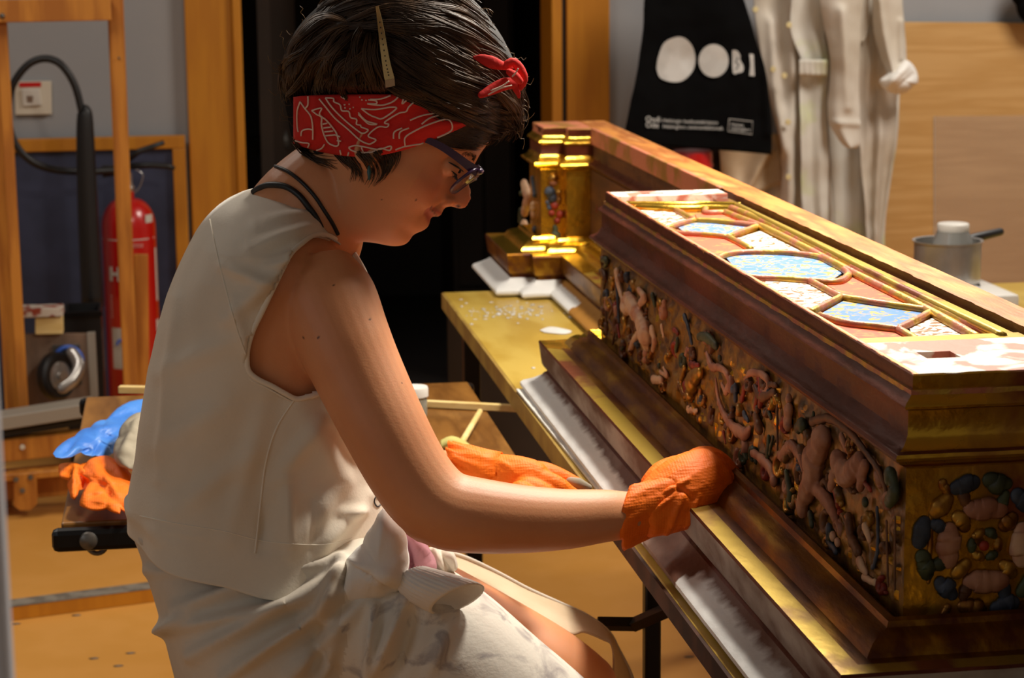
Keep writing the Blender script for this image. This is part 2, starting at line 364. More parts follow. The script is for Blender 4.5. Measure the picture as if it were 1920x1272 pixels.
bm = bmesh.new(); prism(bm, [AY(487, 240, 6.9)*1, V3((wx(487, 200, 6.9), 6.9, 0.01)), V3((wx(535, 200, 7.3), 7.3, .01)), V3((wx(535, 200, 7.3), 7.3, 2.1)), V3((wx(487, 200, 6.9), 6.9, 2.1))][1:], (.04, 0, 0)); obj('door_leaf', bm, M['darkwood'], t)
bm = bmesh.new(); tube(bm, [AY(470, 275, 7.1), AY(540, 262, 7.1)], [.03, .03], 12); tag(obj('wall_handrail', bm, M['greymetal'], smooth=True), 'dull grey rail crossing the dark opening behind the neck', 'rail')

# ------------------------------------------------------------ two bench tables
TZ = .73; TX = .495; TJ = 2.62
def table(name, y0, y1, label, zt, edge_m, edge_h, legs):
    t = thing(name, (.8, (y0+y1)/2, 0), label, 'table')
    bm = bmesh.new(); bbox(bm, (TX+.004, y0+.004, zt-edge_h+.004), (1.12, y1-.004, zt), .002); obj('tabletop', bm, M['yellowtop'], t)
    bm = bmesh.new(); bbox(bm, (TX, y0, zt-edge_h), (TX+.004, y1, zt-.001)); bbox(bm, (TX, y1-.004, zt-edge_h), (1.12, y1, zt-.001)); bbox(bm, (TX, y0, zt-edge_h), (1.12, y0+.004, zt-.001)); obj('edge_band', bm, edge_m, t)
    for x, y in legs:
        bm = bmesh.new(); bbox(bm, (x-.016, y-.016, 0), (x+.016, y+.016, zt-edge_h), .003); obj('leg', bm, M['blackmetal'], t)
    for x in sorted({l[0] for l in legs}):
        ys = [l[1] for l in legs if l[0] == x]
        bm = bmesh.new(); bbox(bm, (x-.012, min(ys), zt-edge_h-.03), (x+.012, max(ys), zt-edge_h), .002); obj('apron_rail', bm, M['blackmetal'], t)
    return t
table('bench_table', TJ+.004, 4.245, 'yellow topped bench table under the far end of the gilded altar piece', TZ, M['tableedge'], .032, [(AY(886, 850, 4.12).x, 4.12), (1.05, 4.12), (1.05, TJ+.2)])
t2 = table('bench_table', .9, TJ, 'dark edged yellow bench table under the near end of the gilded altar piece', TZ, M['darkedge'], .024, [(1.05, 2.4), (1.05, 1.1)])
p = AY(1222, 1180, 2.9)
bm = bmesh.new(); a = AY(1222, 1180, 2.58)
bbox(bm, (a.x-.0105, 2.57, 0), (a.x+.0105, 2.59, TZ-.024), .003); obj('leg', bm, M['blackmetal'], t2)
bm = bmesh.new(); tube(bm, [AY(1120, 1170, 2.6), AY(1190, 1171, 2.6)], .0095, 4); tube(bm, [AY(1188, 1172, 2.6), AY(1262, 1140, 2.5)], .0095, 4); obj('brace_bar', bm, M['blackmetal'], t2)
# white dusty strip of card laid along the table edge
bm = bmesh.new(); prism(bm, [AZ(968, 733, TZ+.001), AZ(984, 733, TZ+.001), AZ(1140, 925, TZ+.001), AZ(1122, 925, TZ+.001)], (0, 0, .003)); tag(obj('card_strip', bm, M['gesso']), 'thin whitish card strip lying along the yellow table edge behind the gloved left hand', 'card')
# plaster crumbs and smear on table top
bm = bmesh.new()
poly = [AZ(a, b, TZ+.0008) for a, b in catmull([(1012, 620), (1030, 614), (1050, 616), (1072, 622), (1060, 627), (1040, 626), (1020, 624)], 20)]
prism(bm, poly, (0, 0, .001)); tag(obj('plaster_smear', bm, M['gesso']), 'small white plaster smear on the yellow table top beside the moulding', 'plaster')
bm = bmesh.new()
for i in range(90):
    px = random.gauss(950, 45); py = random.gauss(585, 9)
    p = AZ(px, py, TZ); 
    if p.x > .505 and p.y < 4.2: blob(bm, p+V3((0, 0, .0006)), (random.uniform(.001, .006), random.uniform(.002, .010), .0006), 1)
for px, py in [(884, 608), (1040, 700), (1000, 690), (985, 560)]:
    blob(bm, AZ(px, py, TZ+.0008), (.004, .006, .0008), 1)
tag(obj('plaster_dust', bm, M['gesso'], smooth=True), 'white plaster dust scattered on the yellow table by the far foot', 'dust', kind='stuff')

# ------------------------------------------------------------ gilded altar piece (laid upside down)
PRED = thing('gilded_altar_base', (.7, 2.9, TZ), 'long gilded carved altar base lying on the tables with painted panels on top', 'altarpiece')
XF, Y0, Y1 = .612, 1.768, 3.172
PATH = [(.80, .95), (.80, Y0), (XF, Y0), (XF, Y1), (.80, Y1), (.80, 4.215), (.745, 4.215), (.745, 4.255), (.700, 4.255), (.700, 4.398), (.86, 4.398)]
def miter(path):
    out = []; n = len(path)
    nr = []
    for (x0, y0), (x1, y1) in zip(path, path[1:]):
        dx, dy = x1-x0, y1-y0; l = math.hypot(dx, dy); nr.append((-dy/l, dx/l))
    for i in range(n):
        if i == 0: m = nr[0]
        elif i == n-1: m = nr[-1]
        else:
            a, b = nr[i-1], nr[i]; k = 1+a[0]*b[0]+a[1]*b[1]; m = ((a[0]+b[0])/k, (a[1]+b[1])/k)
        out.append(m)
    return out
MIT = miter(PATH)
def moulding(name, prof, m, mats=None, rough=.0006, path=PATH, mit=MIT, sub=True, step=.012):
    """sweep profile [(outward, z)] along the mitred path; mats: material index per profile strip"""
    bm = bmesh.new(); P = []
    pts = []
    for i, ((x, y), mm) in enumerate(zip(path, mit)):
        pts.append((x, y, mm, 1))
        if i < len(path)-1 and sub:
            x2, y2 = path[i+1]; L = math.hypot(x2-x, y2-y); k = max(1, int(L/step)); m2 = mit[i+1]
            for s in range(1, k):
                t = s/k; pts.append((x+(x2-x)*t, y+(y2-y)*t, (mm[0]+(m2[0]-mm[0])*t, mm[1]+(m2[1]-mm[1])*t), t))
    # positions are exact on the swept strip because both position and mitre vary linearly
    for x, y, mm, _ in pts:
        r = []
        for d, z in prof:
            p = V3((x+mm[0]*d, y+mm[1]*d, z))
            if rough: n = noise.noise(p*38)*rough+noise.noise(p*150)*rough*.5; p += V3((mm[0]*n, mm[1]*n, n))
            r.append(bm.verts.new(p))
        P.append(r)
    for a, b in zip(P, P[1:]):
        for j in range(len(prof)-1):
            f = bm.faces.new((a[j], b[j], b[j+1], a[j+1]))
            if mats: f.material_index = mats[j]
    return obj(name, bm, m, PRED, auto=32)
def prof_round(pts): return pts
# outward sign: normals point to (-dy, dx): along +y that is -x (front), so outward is positive d
foot = [(.02, TZ+.004), (.104, TZ+.004), (.108, TZ+.008), (.108, TZ+.013), (.104, TZ+.017), (.090, TZ+.023), (.078, TZ+.030), (.074, TZ+.034)]
lip = [(.074, TZ+.034), (.070, TZ+.037), (.070, TZ+.040), (.076, TZ+.043), (.078, TZ+.047), (.080, TZ+.060), (.082, TZ+.078), (.0825, TZ+.080), (.081, TZ+.083)]
top_ = [(.081, TZ+.083), (.060, TZ+.0835), (.048, TZ+.084), (.045, TZ+.089), (.040, TZ+.095), (.033, TZ+.099), (.026, TZ+.100), (.022, TZ+.102), (.020, TZ+.107), (.014, TZ+.109), (.010, TZ+.106), (.006, TZ+.100), (.0, TZ+.098)]
def foot_mat():
    m = mat('foot_mix', (96, 58, 42), (150, 132, 120), scale=9, rough=.6, bump=.2, bscale=90, lo=.45, hi=.75, stretch=(1, .8, 2)); nt = m.node_tree; N = nt.nodes; L = nt.links; b = N['Principled BSDF']
    src = b.inputs['Base Color'].links[0].from_socket; at = N.new('ShaderNodeAttribute'); at.attribute_name = 'fill'; sp = N.new('ShaderNodeSeparateColor'); L.new(at.outputs['Color'], sp.inputs[0])
    tc = N.new('ShaderNodeTexCoord'); n = N.new('ShaderNodeTexNoise'); n.inputs['Scale'].default_value = 45; n.inputs['Detail'].default_value = 4; L.new(tc.outputs['Object'], n.inputs['Vector'])
    ad = N.new('ShaderNodeMath'); ad.operation = 'MULTIPLY_ADD'; L.new(n.outputs[0], ad.inputs[0]); ad.inputs[1].default_value = .5; L.new(sp.outputs[0], ad.inputs[2])
    mr = N.new('ShaderNodeMapRange'); L.new(ad.outputs[0], mr.inputs[0]); mr.inputs[1].default_value = .60; mr.inputs[2].default_value = .90
    g1 = N.new('ShaderNodeMix'); g1.data_type = 'RGBA'; L.new(sp.outputs[1], g1.inputs[0]); L.new(src, g1.inputs[6]); g1.inputs[7].default_value = (*lin((168, 116, 44)), 1)
    mx = N.new('ShaderNodeMix'); mx.data_type = 'RGBA'; L.new(mr.outputs[0], mx.inputs[0]); L.new(g1.outputs[2], mx.inputs[6]); mx.inputs[7].default_value = (*lin((228, 228, 226)), 1); L.new(mx.outputs[2], b.inputs['Base Color'])
    return m
moulding('foot_moulding', foot, foot_mat(), rough=.001)
fo = bpy.data.objects['foot_moulding'].data
ga = fo.color_attributes.new('fill', 'FLOAT_COLOR', 'POINT'); cc_ = []
for v in fo.vertices:
    c = v.co
    if c.y > 3.9: d = XF-.07-c.x+.12; k = 1.0 if c.x < .72 else (.8 if c.z < TZ+.018 else .1)
    elif c.y > 3.30: k = 0
    elif c.x > .60: k = 0
    else:
        w = XF-c.x   # .108 at the outer edge, .074 at the lip
        if c.y > 2.36: k = .5+(w-(.080+.045*max(0, (2.95-c.y))**1.2*.55))*40
        elif c.y < 2.19: k = .5+(w-.0835)*30+min(0, (2.03-c.y)*8-.2)*0
        else: k = 0
    cc_.extend((max(0, min(1, k)), 1 if c.y > 3.3 else 0, 0, 1))
ga.data.foreach_set('color', cc_)
moulding('lip_moulding', lip, [M['dustgrey'], M['bole'], M['goldbase']], [1, 1, 1, 0, 0, 0, 0, 1])
lo_ = bpy.data.objects['lip_moulding'].data
for p in lo_.polygons:
    if p.center.y > 3.3: p.material_index = 2
moulding('base_moulding', top_, [M['goldlip'], M['goldbase'], M['goldbright']], [0, 1, 1, 1, 1, 1, 1, 1, 1, 1, 1, 1])
for p in bpy.data.objects['base_moulding'].data.polygons:
    if p.center.y > 3.9 or (p.center.y > 3.1 and p.center.x < .64 and p.center.y > Y1): p.material_index = 2
FZ0, FZ1 = TZ+.098, TZ+.24
fz = moulding('frieze', [(0, FZ0+(FZ1-FZ0)*i/44) for i in range(45)], [M['friezebg'], M['gold']], rough=.0008, step=.004)
for v in fz.data.vertices:
    p = v.co; e = min(1, max(0, min(p.z-FZ0-.006, FZ1-.006-p.z)/.008)); q = V3((0, p.y, p.z)); w = V3((noise.noise(q*35), noise.noise(q*35+V3((5, 5, 5))), noise.noise(q*35+V3((9, 1, 3)))))
    if p.x < XF+.004 and Y0+.012 < p.y < Y1-.012: v.co.x -= e*max(0, abs(noise.noise(q*46+w*1.2))*.009+noise.noise(q*190)*.0008)
    elif abs(p.x-.80) < .004 and Y1+.02 < p.y < 4.2: v.co.x -= e*abs(noise.noise(q*70+w*1.6))*.010
corn = [(0, FZ1-.002), (.001, .970), (.009, .974), (.011, .977), (.0135, .978), (.015, .981), (.0135, .984), (.009, .986), (.004, .990), (.001, .995), (-.001, .998), (-.001, 1.019), (-.0005, 1.020), (.003, 1.0215), (.0038, 1.024), (.002, 1.027), (-.002, 1.030), (-.006, 1.035), (-.0065, 1.037), (-.006, 1.0385), (-.006, 1.0495), (-.0075, 1.051)]
cm = moulding('cornice_moulding', corn, [M['bole'], M['gold'], M['goldbright']], [0]*21)
for p in cm.data.polygons:
    c = p.center
    if c.y > 4.2 and c.x < .80: p.material_index = 2 if abs(p.normal.z) > .25 else 0
    elif abs(p.normal.y) > .5 and c.y < 1.8: p.material_index = 1
    elif c.y > 3.3: p.material_index = 0 if abs(p.normal.z) > .3 else 1
for p in bpy.data.objects['frieze'].data.polygons:
    if abs(p.normal.y) > .5 or p.center.y > 3.3: p.material_index = 1
# top boards
XR = .792; XB = .836
def tb(name, a, b, m, bev=.0015, label=None):
    bm = bmesh.new(); bbox(bm, a, b, bev); o = obj(name, bm, m, PRED, label=label); return o
tb('top_board', (XF+.004, Y0+.004, 1.000), (XR, Y1-.004, 1.037), M['goldpink'], 0)
tb('rim_strip', (XF+.0065, Y0+.007, 1.036), (XF+.0125, Y1-.006, 1.0512), M['pinkbole'])
def end_plate(y0, y1, hy0, hy1, hx0, hx1, m):
    bm = bmesh.new()
    for a, b in (((XF+.010, y0), (hx0, y1)), ((hx1, y0), (XR-.002, y1)), ((hx0, y0), (hx1, hy0)), ((hx0, hy1), (hx1, y1))):
        bbox(bm, (a[0], a[1], 1.034), (b[0], b[1], 1.0505))
    return obj('end_plate', bm, m, PRED)
M['endplate'] = mat('end_plate_paint', (196, 122, 100), (228, 220, 208), scale=16, rough=.6, lo=.44, hi=.50, bump=.35, bscale=60, stretch=(1.2, 1, 1), distort=.6)
h1 = AZ(1710, 672, 1.05); h2 = AZ(1830, 672, 1.05); h3 = AZ(1214, 370, 1.05); h4 = AZ(1258, 370, 1.05)
end_plate(Y0+.007, 1.925, 1.842, 1.872, h1.x+.012, h2.x-.012, M['endplate'])
end_plate(3.105, Y1-.007, 3.128, 3.146, h3.x, h4.x, M['endplate'])
# rear beam and the recessed stretches' tops
def beam(name, y0, y1, x0, x1, z0, z1, m, amp=.0025):
    bm = bmesh.new(); n = int((y1-y0)/.012)
    rings = []
    for i in range(n+1):
        y = y0+(y1-y0)*i/n
        e = noise.noise(V3((3, y*30, 0)))*amp+noise.noise(V3((7, y*110, 0)))*amp*.5
        e2 = noise.noise(V3((9, y*20, 4)))*amp*.3
        x1 = XB+(y-2.07)*.008
        rings.append([V3((x0+e, y, z0)), V3((x1, y, z0)), V3((x1+e2, y, z1)), V3(((x0+x1)/2, y, z1+e2*.5)), V3((x0+e*.8, y, z1-.0008+e2))])
    loft(bm, rings); return obj(name, bm, m, PRED, auto=30)
b1 = beam('back_beam', .95, 4.395, XR+.006, XB, .97, 1.052, [M['beam'], M['beamdark']])
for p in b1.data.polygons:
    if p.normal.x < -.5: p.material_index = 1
tb('recess_cap', (.7945, Y1+.004, 1.02), (.803, 4.22, 1.0525), M['pinkbole'])
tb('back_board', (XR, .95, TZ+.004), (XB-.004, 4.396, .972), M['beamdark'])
tb('pillar_top', (.706, 4.262, 1.03), (.80, 4.392, 1.052), M['pinkbole'])
tb('pillar_top', (.751, 4.222, 1.03), (.80, 4.264, 1.0515), M['pinkbole'])
tb('core_board', (XF+.004, Y0+.006, TZ+.012), (XR, Y1-.006, 1.0), M['beamdark'], 0)
tb('core_board', (.706, 4.262, TZ+.012), (.80, 4.392, 1.03), M['beamdark'], 0)
# painted coffers: panels, then the ribs between them
ZP = 1.0385
def Z6(X, Y): return 1080+X/2.2857, 330+Y/2.2857
def clipx(P, x0):
    out = []
    for i in range(len(P)):
        a, b = P[i], P[(i+1) % len(P)]
        if a.x >= x0: out.append(a)
        if (a.x >= x0) != (b.x >= x0): out.append(a+(b-a)*((x0-a.x)/(b.x-a.x)))
    return out
def panel(name, pts, m, label=None, dz=0):
    bm = bmesh.new(); prism(bm, clipx([AZ(*Z6(*p), ZP+dz) for p in pts], XF+.0125), (0, 0, .0012)); return obj(name, bm, m, PRED, label=label)
panel('painted_panel', [(255, 150), (440, 158), (480, 188), (385, 222), (250, 200)], M['panelwhite'], 'white arabesque panel')
panel('painted_panel', [(510, 165), (640, 168), (760, 214), (520, 192)], M['panelred'], 'red panel')
panel('painted_panel', [(440, 225), (515, 200), (750, 225), (650, 258), (470, 250)], M['panelblue'], 'blue panel')
panel('painted_panel', [(400, 235), (640, 268), (735, 318), (600, 352), (420, 345)], M['panelred'], 'red panel')
panel('painted_panel', [(690, 270), (790, 240), (960, 325), (770, 328)], M['panelwhite'], 'white arabesque panel')
panel('painted_panel', [(640, 350), (700, 335), (960, 345), (1060, 365), (1140, 420), (1105, 445), (980, 445), (800, 438), (700, 420)], M['panelblue'], 'large blue panel')
panel('painted_panel', [(770, 455), (985, 462), (1105, 525), (1005, 588), (850, 570)], M['panelwhite'], 'white arabesque panel')
panel('painted_panel', [(1050, 458), (1170, 432), (1410, 552), (1150, 515)], M['panelred'], 'red panel')
panel('painted_panel', [(1045, 598), (1155, 535), (1490, 592), (1400, 650), (1160, 630)], M['panelblue'], 'blue panel')
panel('painted_panel', [(1050, 625), (1160, 650), (1370, 672), (1430, 712), (1180, 725)], M['panelred'], 'red panel')
panel('painted_panel', [(1430, 660), (1535, 610), (1700, 700), (1450, 715)], M['panelwhite'], 'white arabesque panel')
def rib(name, pts, r=.0048, m='goldpink', z=ZP+.003, n=None, fl=1):
    Pz = [AZ(*Z6(*p), z) for p in pts]
    if n: Pz = [V3(q) for q in catmull(Pz, n)]
    for q in Pz: q.x = max(q.x, XF+.0145)
    k = []
    for i, p in enumerate(Pz): k.append(r*(1+.12*noise.noise(p*70)))
    bm = bmesh.new(); tube(bm, Pz, k, 8); return obj(name, bm, M[m], PRED, smooth=True)
for pts in [[(430, 148), (510, 192)], [(510, 192), (450, 206), (390, 226)], [(510, 192), (640, 200), (785, 216)], [(400, 232), (440, 248), (540, 254), (650, 264)], [(785, 216), (715, 240), (650, 264)],
            [(650, 264), (700, 288), (748, 316)], [(555, 142), (560, 160), (645, 158)],
            [(1000, 450), (1065, 485), (1135, 522)], [(1135, 522), (1070, 555), (1005, 588)], [(1135, 522), (1240, 540), (1360, 558), (1520, 580)],
            [(1525, 585), (1450, 625), (1380, 660)], [(1045, 602), (1160, 635), (1270, 648), (1385, 662)], [(1380, 660), (1420, 682), (1465, 712)]]:
    rib('coffer_rib', pts, n=max(6, len(pts)*4))
rib('coffer_rib', [(600, 365), (630, 345), (700, 332), (830, 330), (960, 338), (1065, 358), (1160, 412), (1155, 440), (1110, 458), (990, 452), (880, 444), (760, 440), (660, 430)], n=50)
rib('frame_rail', [(640, 158), (720, 190), (800, 222), (960, 300), (1120, 385), (1300, 475), (1450, 550), (1540, 596), (1725, 700)], n=40, r=.0058)
rib('frame_rail', [(665, 138), (800, 196), (1000, 296), (1200, 397), (1400, 498), (1600, 598), (1800, 686)], n=40, r=.0055, m='goldpink', z=1.044)
rib('frame_rail', [(690, 128), (1000, 283), (1400, 485), (1830, 690)], n=40, r=.005, m='goldlip', z=1.047)
rib('frame_rail', [(250, 136), (400, 142), (560, 140), (700, 146)], n=20, r=.006, m='goldbright')
rib('frame_rail', [(215, 122), (400, 124), (560, 122), (705, 128)], n=20, r=.005, m='goldbright', z=1.046)
bm = bmesh.new(); prism(bm, [V3((XF+.012, 1.925, 1.036)), V3((XR-.004, 1.925, 1.036)), V3((XR-.004, 1.962, 1.036)), V3((XF+.012, 1.962, 1.036))], (0, 0, .012)); obj('end_rail', bm, M['goldlip'], PRED)
bm = bmesh.new(); prism(bm, [V3((XR-.025, 1.93, 1.036)), V3((XR-.001, 1.93, 1.036)), V3((XR-.001, 3.1, 1.036)), V3((XR-.025, 3.1, 1.036))], (0, 0, .008)); obj('side_rail', bm, M['goldlip'], PRED)

# ---- reliefs: strokes on the frieze; px, py as seen, r in px
ALLREL = []
def strokes(name, lst, m, plane='x', at=XF-.005, fl=.6, label=None, out=.25, parent=PRED, voxel=None):
    nv = V3((1, 0, 0)) if plane == 'x' else V3((0, 1, 0))
    if voxel is None and len(lst) > 1:
        for q in lst: strokes(name, [q], m, plane, at, fl, label, out, parent)
        return
    bm = bmesh.new()
    for pts in lst:
        P = []; R = []
        for px, py, r in (catmull(pts, max(9, 6*len(pts))) if len(pts) > 1 else pts):
            q = AX(px, py, at) if plane == 'x' else AY(px, py, at)
            rr = max(.4, r)*PXM(q)*(1.32 if voxel else 1)*(1+.28*noise.noise(q*150)); P.append(q-nv*rr*out+V3((0 if plane == 'x' else 1, 1 if plane == 'x' else 0, 1))*noise.noise(q*200)*.0016); R.append(rr)
        if len(P) == 1: 
            g = blob(bm, P[0], (R[0]*(fl if plane == 'x' else 1), R[0]*(1 if plane == 'x' else fl), R[0]), 2)
        else: tube(bm, P, R, 8, flat=nv, fl=fl, roundcap=True)
    if voxel:
        me = remesh(bm, voxel, 3); return link(name, me, m, parent, True, label)
    return obj(name, bm, m, parent, smooth=True, label=label)
def C8(X, Y, r=0): return (1100+X/3.0275, 460+Y/3.0275, r/3.0275)
def C1(X, Y, r=0): return (1400+X/2.223, 700+Y/2.223, r/2.223)
def s8(lst): return [[C8(*p) for p in s] for s in lst]
def s1(lst): return [[C1(*p) for p in s] for s in lst]
strokes('cherub_relief', s8([[(245, 300, 34), (285, 360, 44), (320, 430, 38), (350, 500, 50), (350, 560, 36)], [(215, 330, 12), (190, 240, 16), (178, 150, 20)], [(240, 360, 30), (205, 350, 16), (215, 300, 14)],
    [(310, 330, 20), (335, 300, 18), (300, 250, 16)], [(320, 480, 22), (275, 540, 18), (250, 600, 14)], [(375, 470, 18), (390, 540, 18), (380, 600, 13)]]), M['flesh'], label='pale upside-down cherub', fl=.7, voxel=.0016)
strokes('cherub_head', s8([[(345, 610, 30)], [(340, 650, 26)]]), M['fleshpink'], label='reddish cherub head', fl=.8)
strokes('foliage_scroll', s8([[(85, 80, 12), (120, 90, 22), (100, 120, 10)], [(210, 580, 16), (190, 600, 8)]]), M['rgreen'])
strokes('foliage_scroll', s8([[(90, 140, 16), (110, 180, 22), (100, 240, 14)], [(80, 150, 14), (85, 170, 10)], [(120, 300, 12), (150, 350, 14), (130, 420, 12), (160, 480, 12), (150, 560, 10)], [(110, 350, 10), (115, 500, 12)]]), M['rbrown'])
strokes('blue_ribbon', s8([[(170, 210, 12), (180, 300, 16), (185, 430, 12)], [(560, 400, 20), (585, 480, 18), (600, 560, 14)], [(590, 600, 12), (585, 680, 10)], [(850, 800, 22), (850, 870, 20)], [(900, 960, 22), (920, 1000, 16)]]), M['rblue'])
strokes('red_ribbon', s8([[(500, 480, 18), (520, 500, 14)], [(180, 460, 14), (190, 520, 12)], [(600, 680, 24), (640, 690, 20)], [(905, 800, 20), (885, 880, 18)], [(980, 850, 24), (960, 920, 18)], [(780, 1060, 14), (790, 1120, 8)]]), M['rred'])
strokes('green_leaf', s8([[(380, 290, 22), (390, 340, 16)], [(640, 520, 24), (700, 530, 34), (740, 570, 28)], [(760, 640, 20)], [(520, 540, 16), (510, 600, 14)], [(1040, 950, 20), (1050, 980, 16)], [(1060, 1090, 16), (1040, 1180, 14)], [(415, 680, 18)]]), M['rgreen'])
strokes('scroll_horn', s8([[(690, 620, 20), (720, 690, 26), (770, 700, 22), (810, 750, 22), (800, 830, 22), (770, 790, 14)], [(735, 760, 10), (760, 900, 20), (820, 1010, 32), (900, 1070, 42), (930, 1040, 18)], [(900, 760, 12), (950, 720, 24), (1030, 760, 26), (1020, 830, 18), (950, 800, 12)]]), M['fleshpink'], label='pinkish scrolls')
strokes('trumpet', s8([[(600, 840, 50), (620, 760, 60), (650, 720, 34)], [(560, 700, 20), (540, 780, 24), (560, 860, 18)]]), M['rgold'])
strokes('mask_relief', s8([[(385, 760, 28), (430, 770, 26)], [(420, 720, 12), (460, 740, 16), (440, 700, 12)], [(590, 930, 26), (630, 945, 12)], [(430, 460, 16), (440, 520, 14)]]), M['flesh'])
strokes('small_figure', s8([[(975, 930, 26)], [(970, 970, 34), (990, 1050, 38)], [(940, 960, 16)]]), M['rbrown'])
strokes('small_figure', s8([[(1155, 870, 30)], [(1160, 930, 34), (1150, 1020, 36)], [(1100, 1190, 24), (1160, 1150, 30)]]), M['fleshpink'])
strokes('frieze_bead', s8([[(1085, 860, 14), (1085, 1000, 12), (1085, 1160, 10)], [(1040, 790, 20), (1080, 800, 18)]]), M['rbrown'])
strokes('cherub_relief', s1([[(330, 270, 42), (300, 350, 56), (290, 440, 48), (250, 520, 34), (240, 570, 26)], [(390, 360, 40), (430, 420, 44), (460, 400, 38), (480, 360, 30)], [(300, 480, 28), (350, 540, 26), (375, 600, 18)],
    [(150, 350, 16), (190, 300, 20), (230, 350, 18), (240, 400, 14)], [(400, 260, 14), (420, 320, 14)], [(500, 380, 24), (480, 470, 22)], [(370, 420, 26), (360, 480, 20)]]), M['fleshpink'], label='second pink cherub', fl=.65, voxel=.0018)
strokes('green_leaf', s1([[(240, 215, 34), (215, 225, 22)], [(280, 165, 12), (280, 210, 14)], [(170, 420, 18), (185, 500, 24), (180, 550, 20)], [(95, 270, 14), (90, 350, 16)], [(610, 430, 40), (625, 490, 36), (600, 540, 30)], [(500, 540, 24)], [(270, 590, 22), (275, 630, 18)]]), M['rgreen'])
strokes('blue_ribbon', s1([[(350, 650, 22), (345, 700, 18), (375, 740, 16)], [(545, 560, 10), (550, 650, 12), (545, 760, 12), (525, 810, 12)]]), M['rblue'])
strokes('mask_relief', s1([[(365, 680, 26)], [(385, 710, 24)], [(480, 790, 28), (500, 830, 16)], [(500, 640, 24), (515, 690, 18)], [(490, 850, 16), (540, 875, 16)]]), M['flesh'])
strokes('foliage_scroll', s1([[(430, 600, 26), (440, 680, 30), (470, 740, 26)], [(280, 200, 24), (350, 190, 20), (430, 240, 22), (500, 330, 16), (560, 420, 16), (590, 520, 14)], [(620, 600, 8), (620, 900, 8)], [(585, 620, 8), (590, 880, 8)], [(40, 60, 20), (70, 100, 24), (120, 80, 18)]]), M['rbrown'])
strokes('small_figure', s1([[(180, 110, 22)], [(180, 160, 30), (170, 220, 22)], [(30, 330, 20), (100, 390, 26), (120, 450, 26)]]), M['fleshpink'])
strokes('red_ribbon', s1([[(70, 90, 22), (60, 130, 18)], [(490, 450, 14), (520, 490, 12)], [(575, 470, 8), (580, 540, 8)]]), M['rred'])
# filler scrolls on the front frieze and on the recessed frieze, one part each
fm = ['rbrown', 'rgold', 'rgreen', 'rbrown', 'rblue', 'rbrown', 'rgold', 'fleshpink', 'rbrown', 'rred', 'friezebg', 'friezebg', 'rgold']
def filler(n, y0, y1, x, seed):
    rnd = random.Random(seed)
    for i in range(n):
        y = rnd.uniform(y0, y1); z = rnd.uniform(FZ0+.012, FZ1-.014); r0 = rnd.uniform(.006, .014); a0 = rnd.uniform(0, 6.28); s = rnd.choice((-1, 1)); turns = rnd.uniform(.5, 1.3)
        P = []; R = []
        for k in range(12):
            t = k/11; a = a0+s*t*turns*2*PI; rr = r0*(1-.75*t)
            P.append(V3((x-.004, y+math.cos(a)*rr, z+math.sin(a)*rr))); R.append(.0013+.0026*math.sin(PI*min(1, t+.15)))
        bm = bmesh.new(); tube(bm, P, R, 6, flat=V3((1, 0, 0)), fl=1.4, roundcap=True)
        for q in range(2):
            b = P[rnd.randrange(12)]; blob(bm, b+V3((0, rnd.uniform(-.006, .006), rnd.uniform(-.006, .006))), (.003, rnd.uniform(.002, .005), rnd.uniform(.002, .006)), 1)
        obj('foliage_scroll', bm, M[rnd.choice(fm)], PRED, smooth=True)
filler(110, Y0+.03, Y1-.02, XF, 3)
filler(22, Y1+.1, 4.19, .80, 5)
# end face rosette (faces the camera side)
FE = Y0
def er(name, lst, m, **k): return strokes(name, s1(lst), m, plane='y', at=FE, fl=.45, **k)
def ep(name, cx_, cy_, ang, rad, tl, r, m, fl=.4, radial=False, **k):
    x, y = cx_+rad*math.cos(ang), cy_+rad*math.sin(ang); d = (math.cos(ang), math.sin(ang)) if radial else (-math.sin(ang), math.cos(ang))
    return strokes(name, [[(x-d[0]*tl, y-d[1]*tl, r*.75), (x, y, r), (x+d[0]*tl, y+d[1]*tl, r*.75)]], m, plane='y', at=FE, fl=fl, **k)
RX, RY = 1846, 1022
for k in range(12):
    a = 2*PI*k/12+.2; w = 118+14*abs(math.cos(2*a)); ep('rosette_leaf', RX, RY, a, w*.92, 16, 19, M[('rblue', 'rgreen', 'rblue', 'rgold')[k % 4]], .35)
for k in range(8):
    a = 2*PI*k/8+PI/8; ep('rosette_leaf', RX, RY, a, 92, 12, 13, M[('rgreen', 'rblue', 'rbrown')[k % 3]], .5, radial=True)
for k in range(4):
    a = PI/2*k; ep('rosette_petal', RX, RY, a, 68, 26, 24, M[('fleshpink', 'flesh', 'fleshpink', 'fleshpink')[(k+1) % 4]], .42)
    ep('rosette_petal', RX, RY, a+PI/4, 62, 10, 17, M['rgold'], .4, radial=True)
for k in range(6): ep('rosette_petal', RX, RY, 2*PI*k/6, 24, 7, 10, M['rgreen' if k % 2 else 'rgold'], .6)
strokes('rosette_heart', [[(RX, RY, 11)]], M['rred'], 'y', FE-.006, .6, label='red heart')
for p_ in [[(1768, 905, 10), (1775, 920, 8)], [(1775, 1140, 9), (1770, 1160, 7)], [(1745, 960, 5), (1742, 1090, 5)]]: strokes('rosette_leaf', [p_], M['rgold'], 'y', FE, .5)
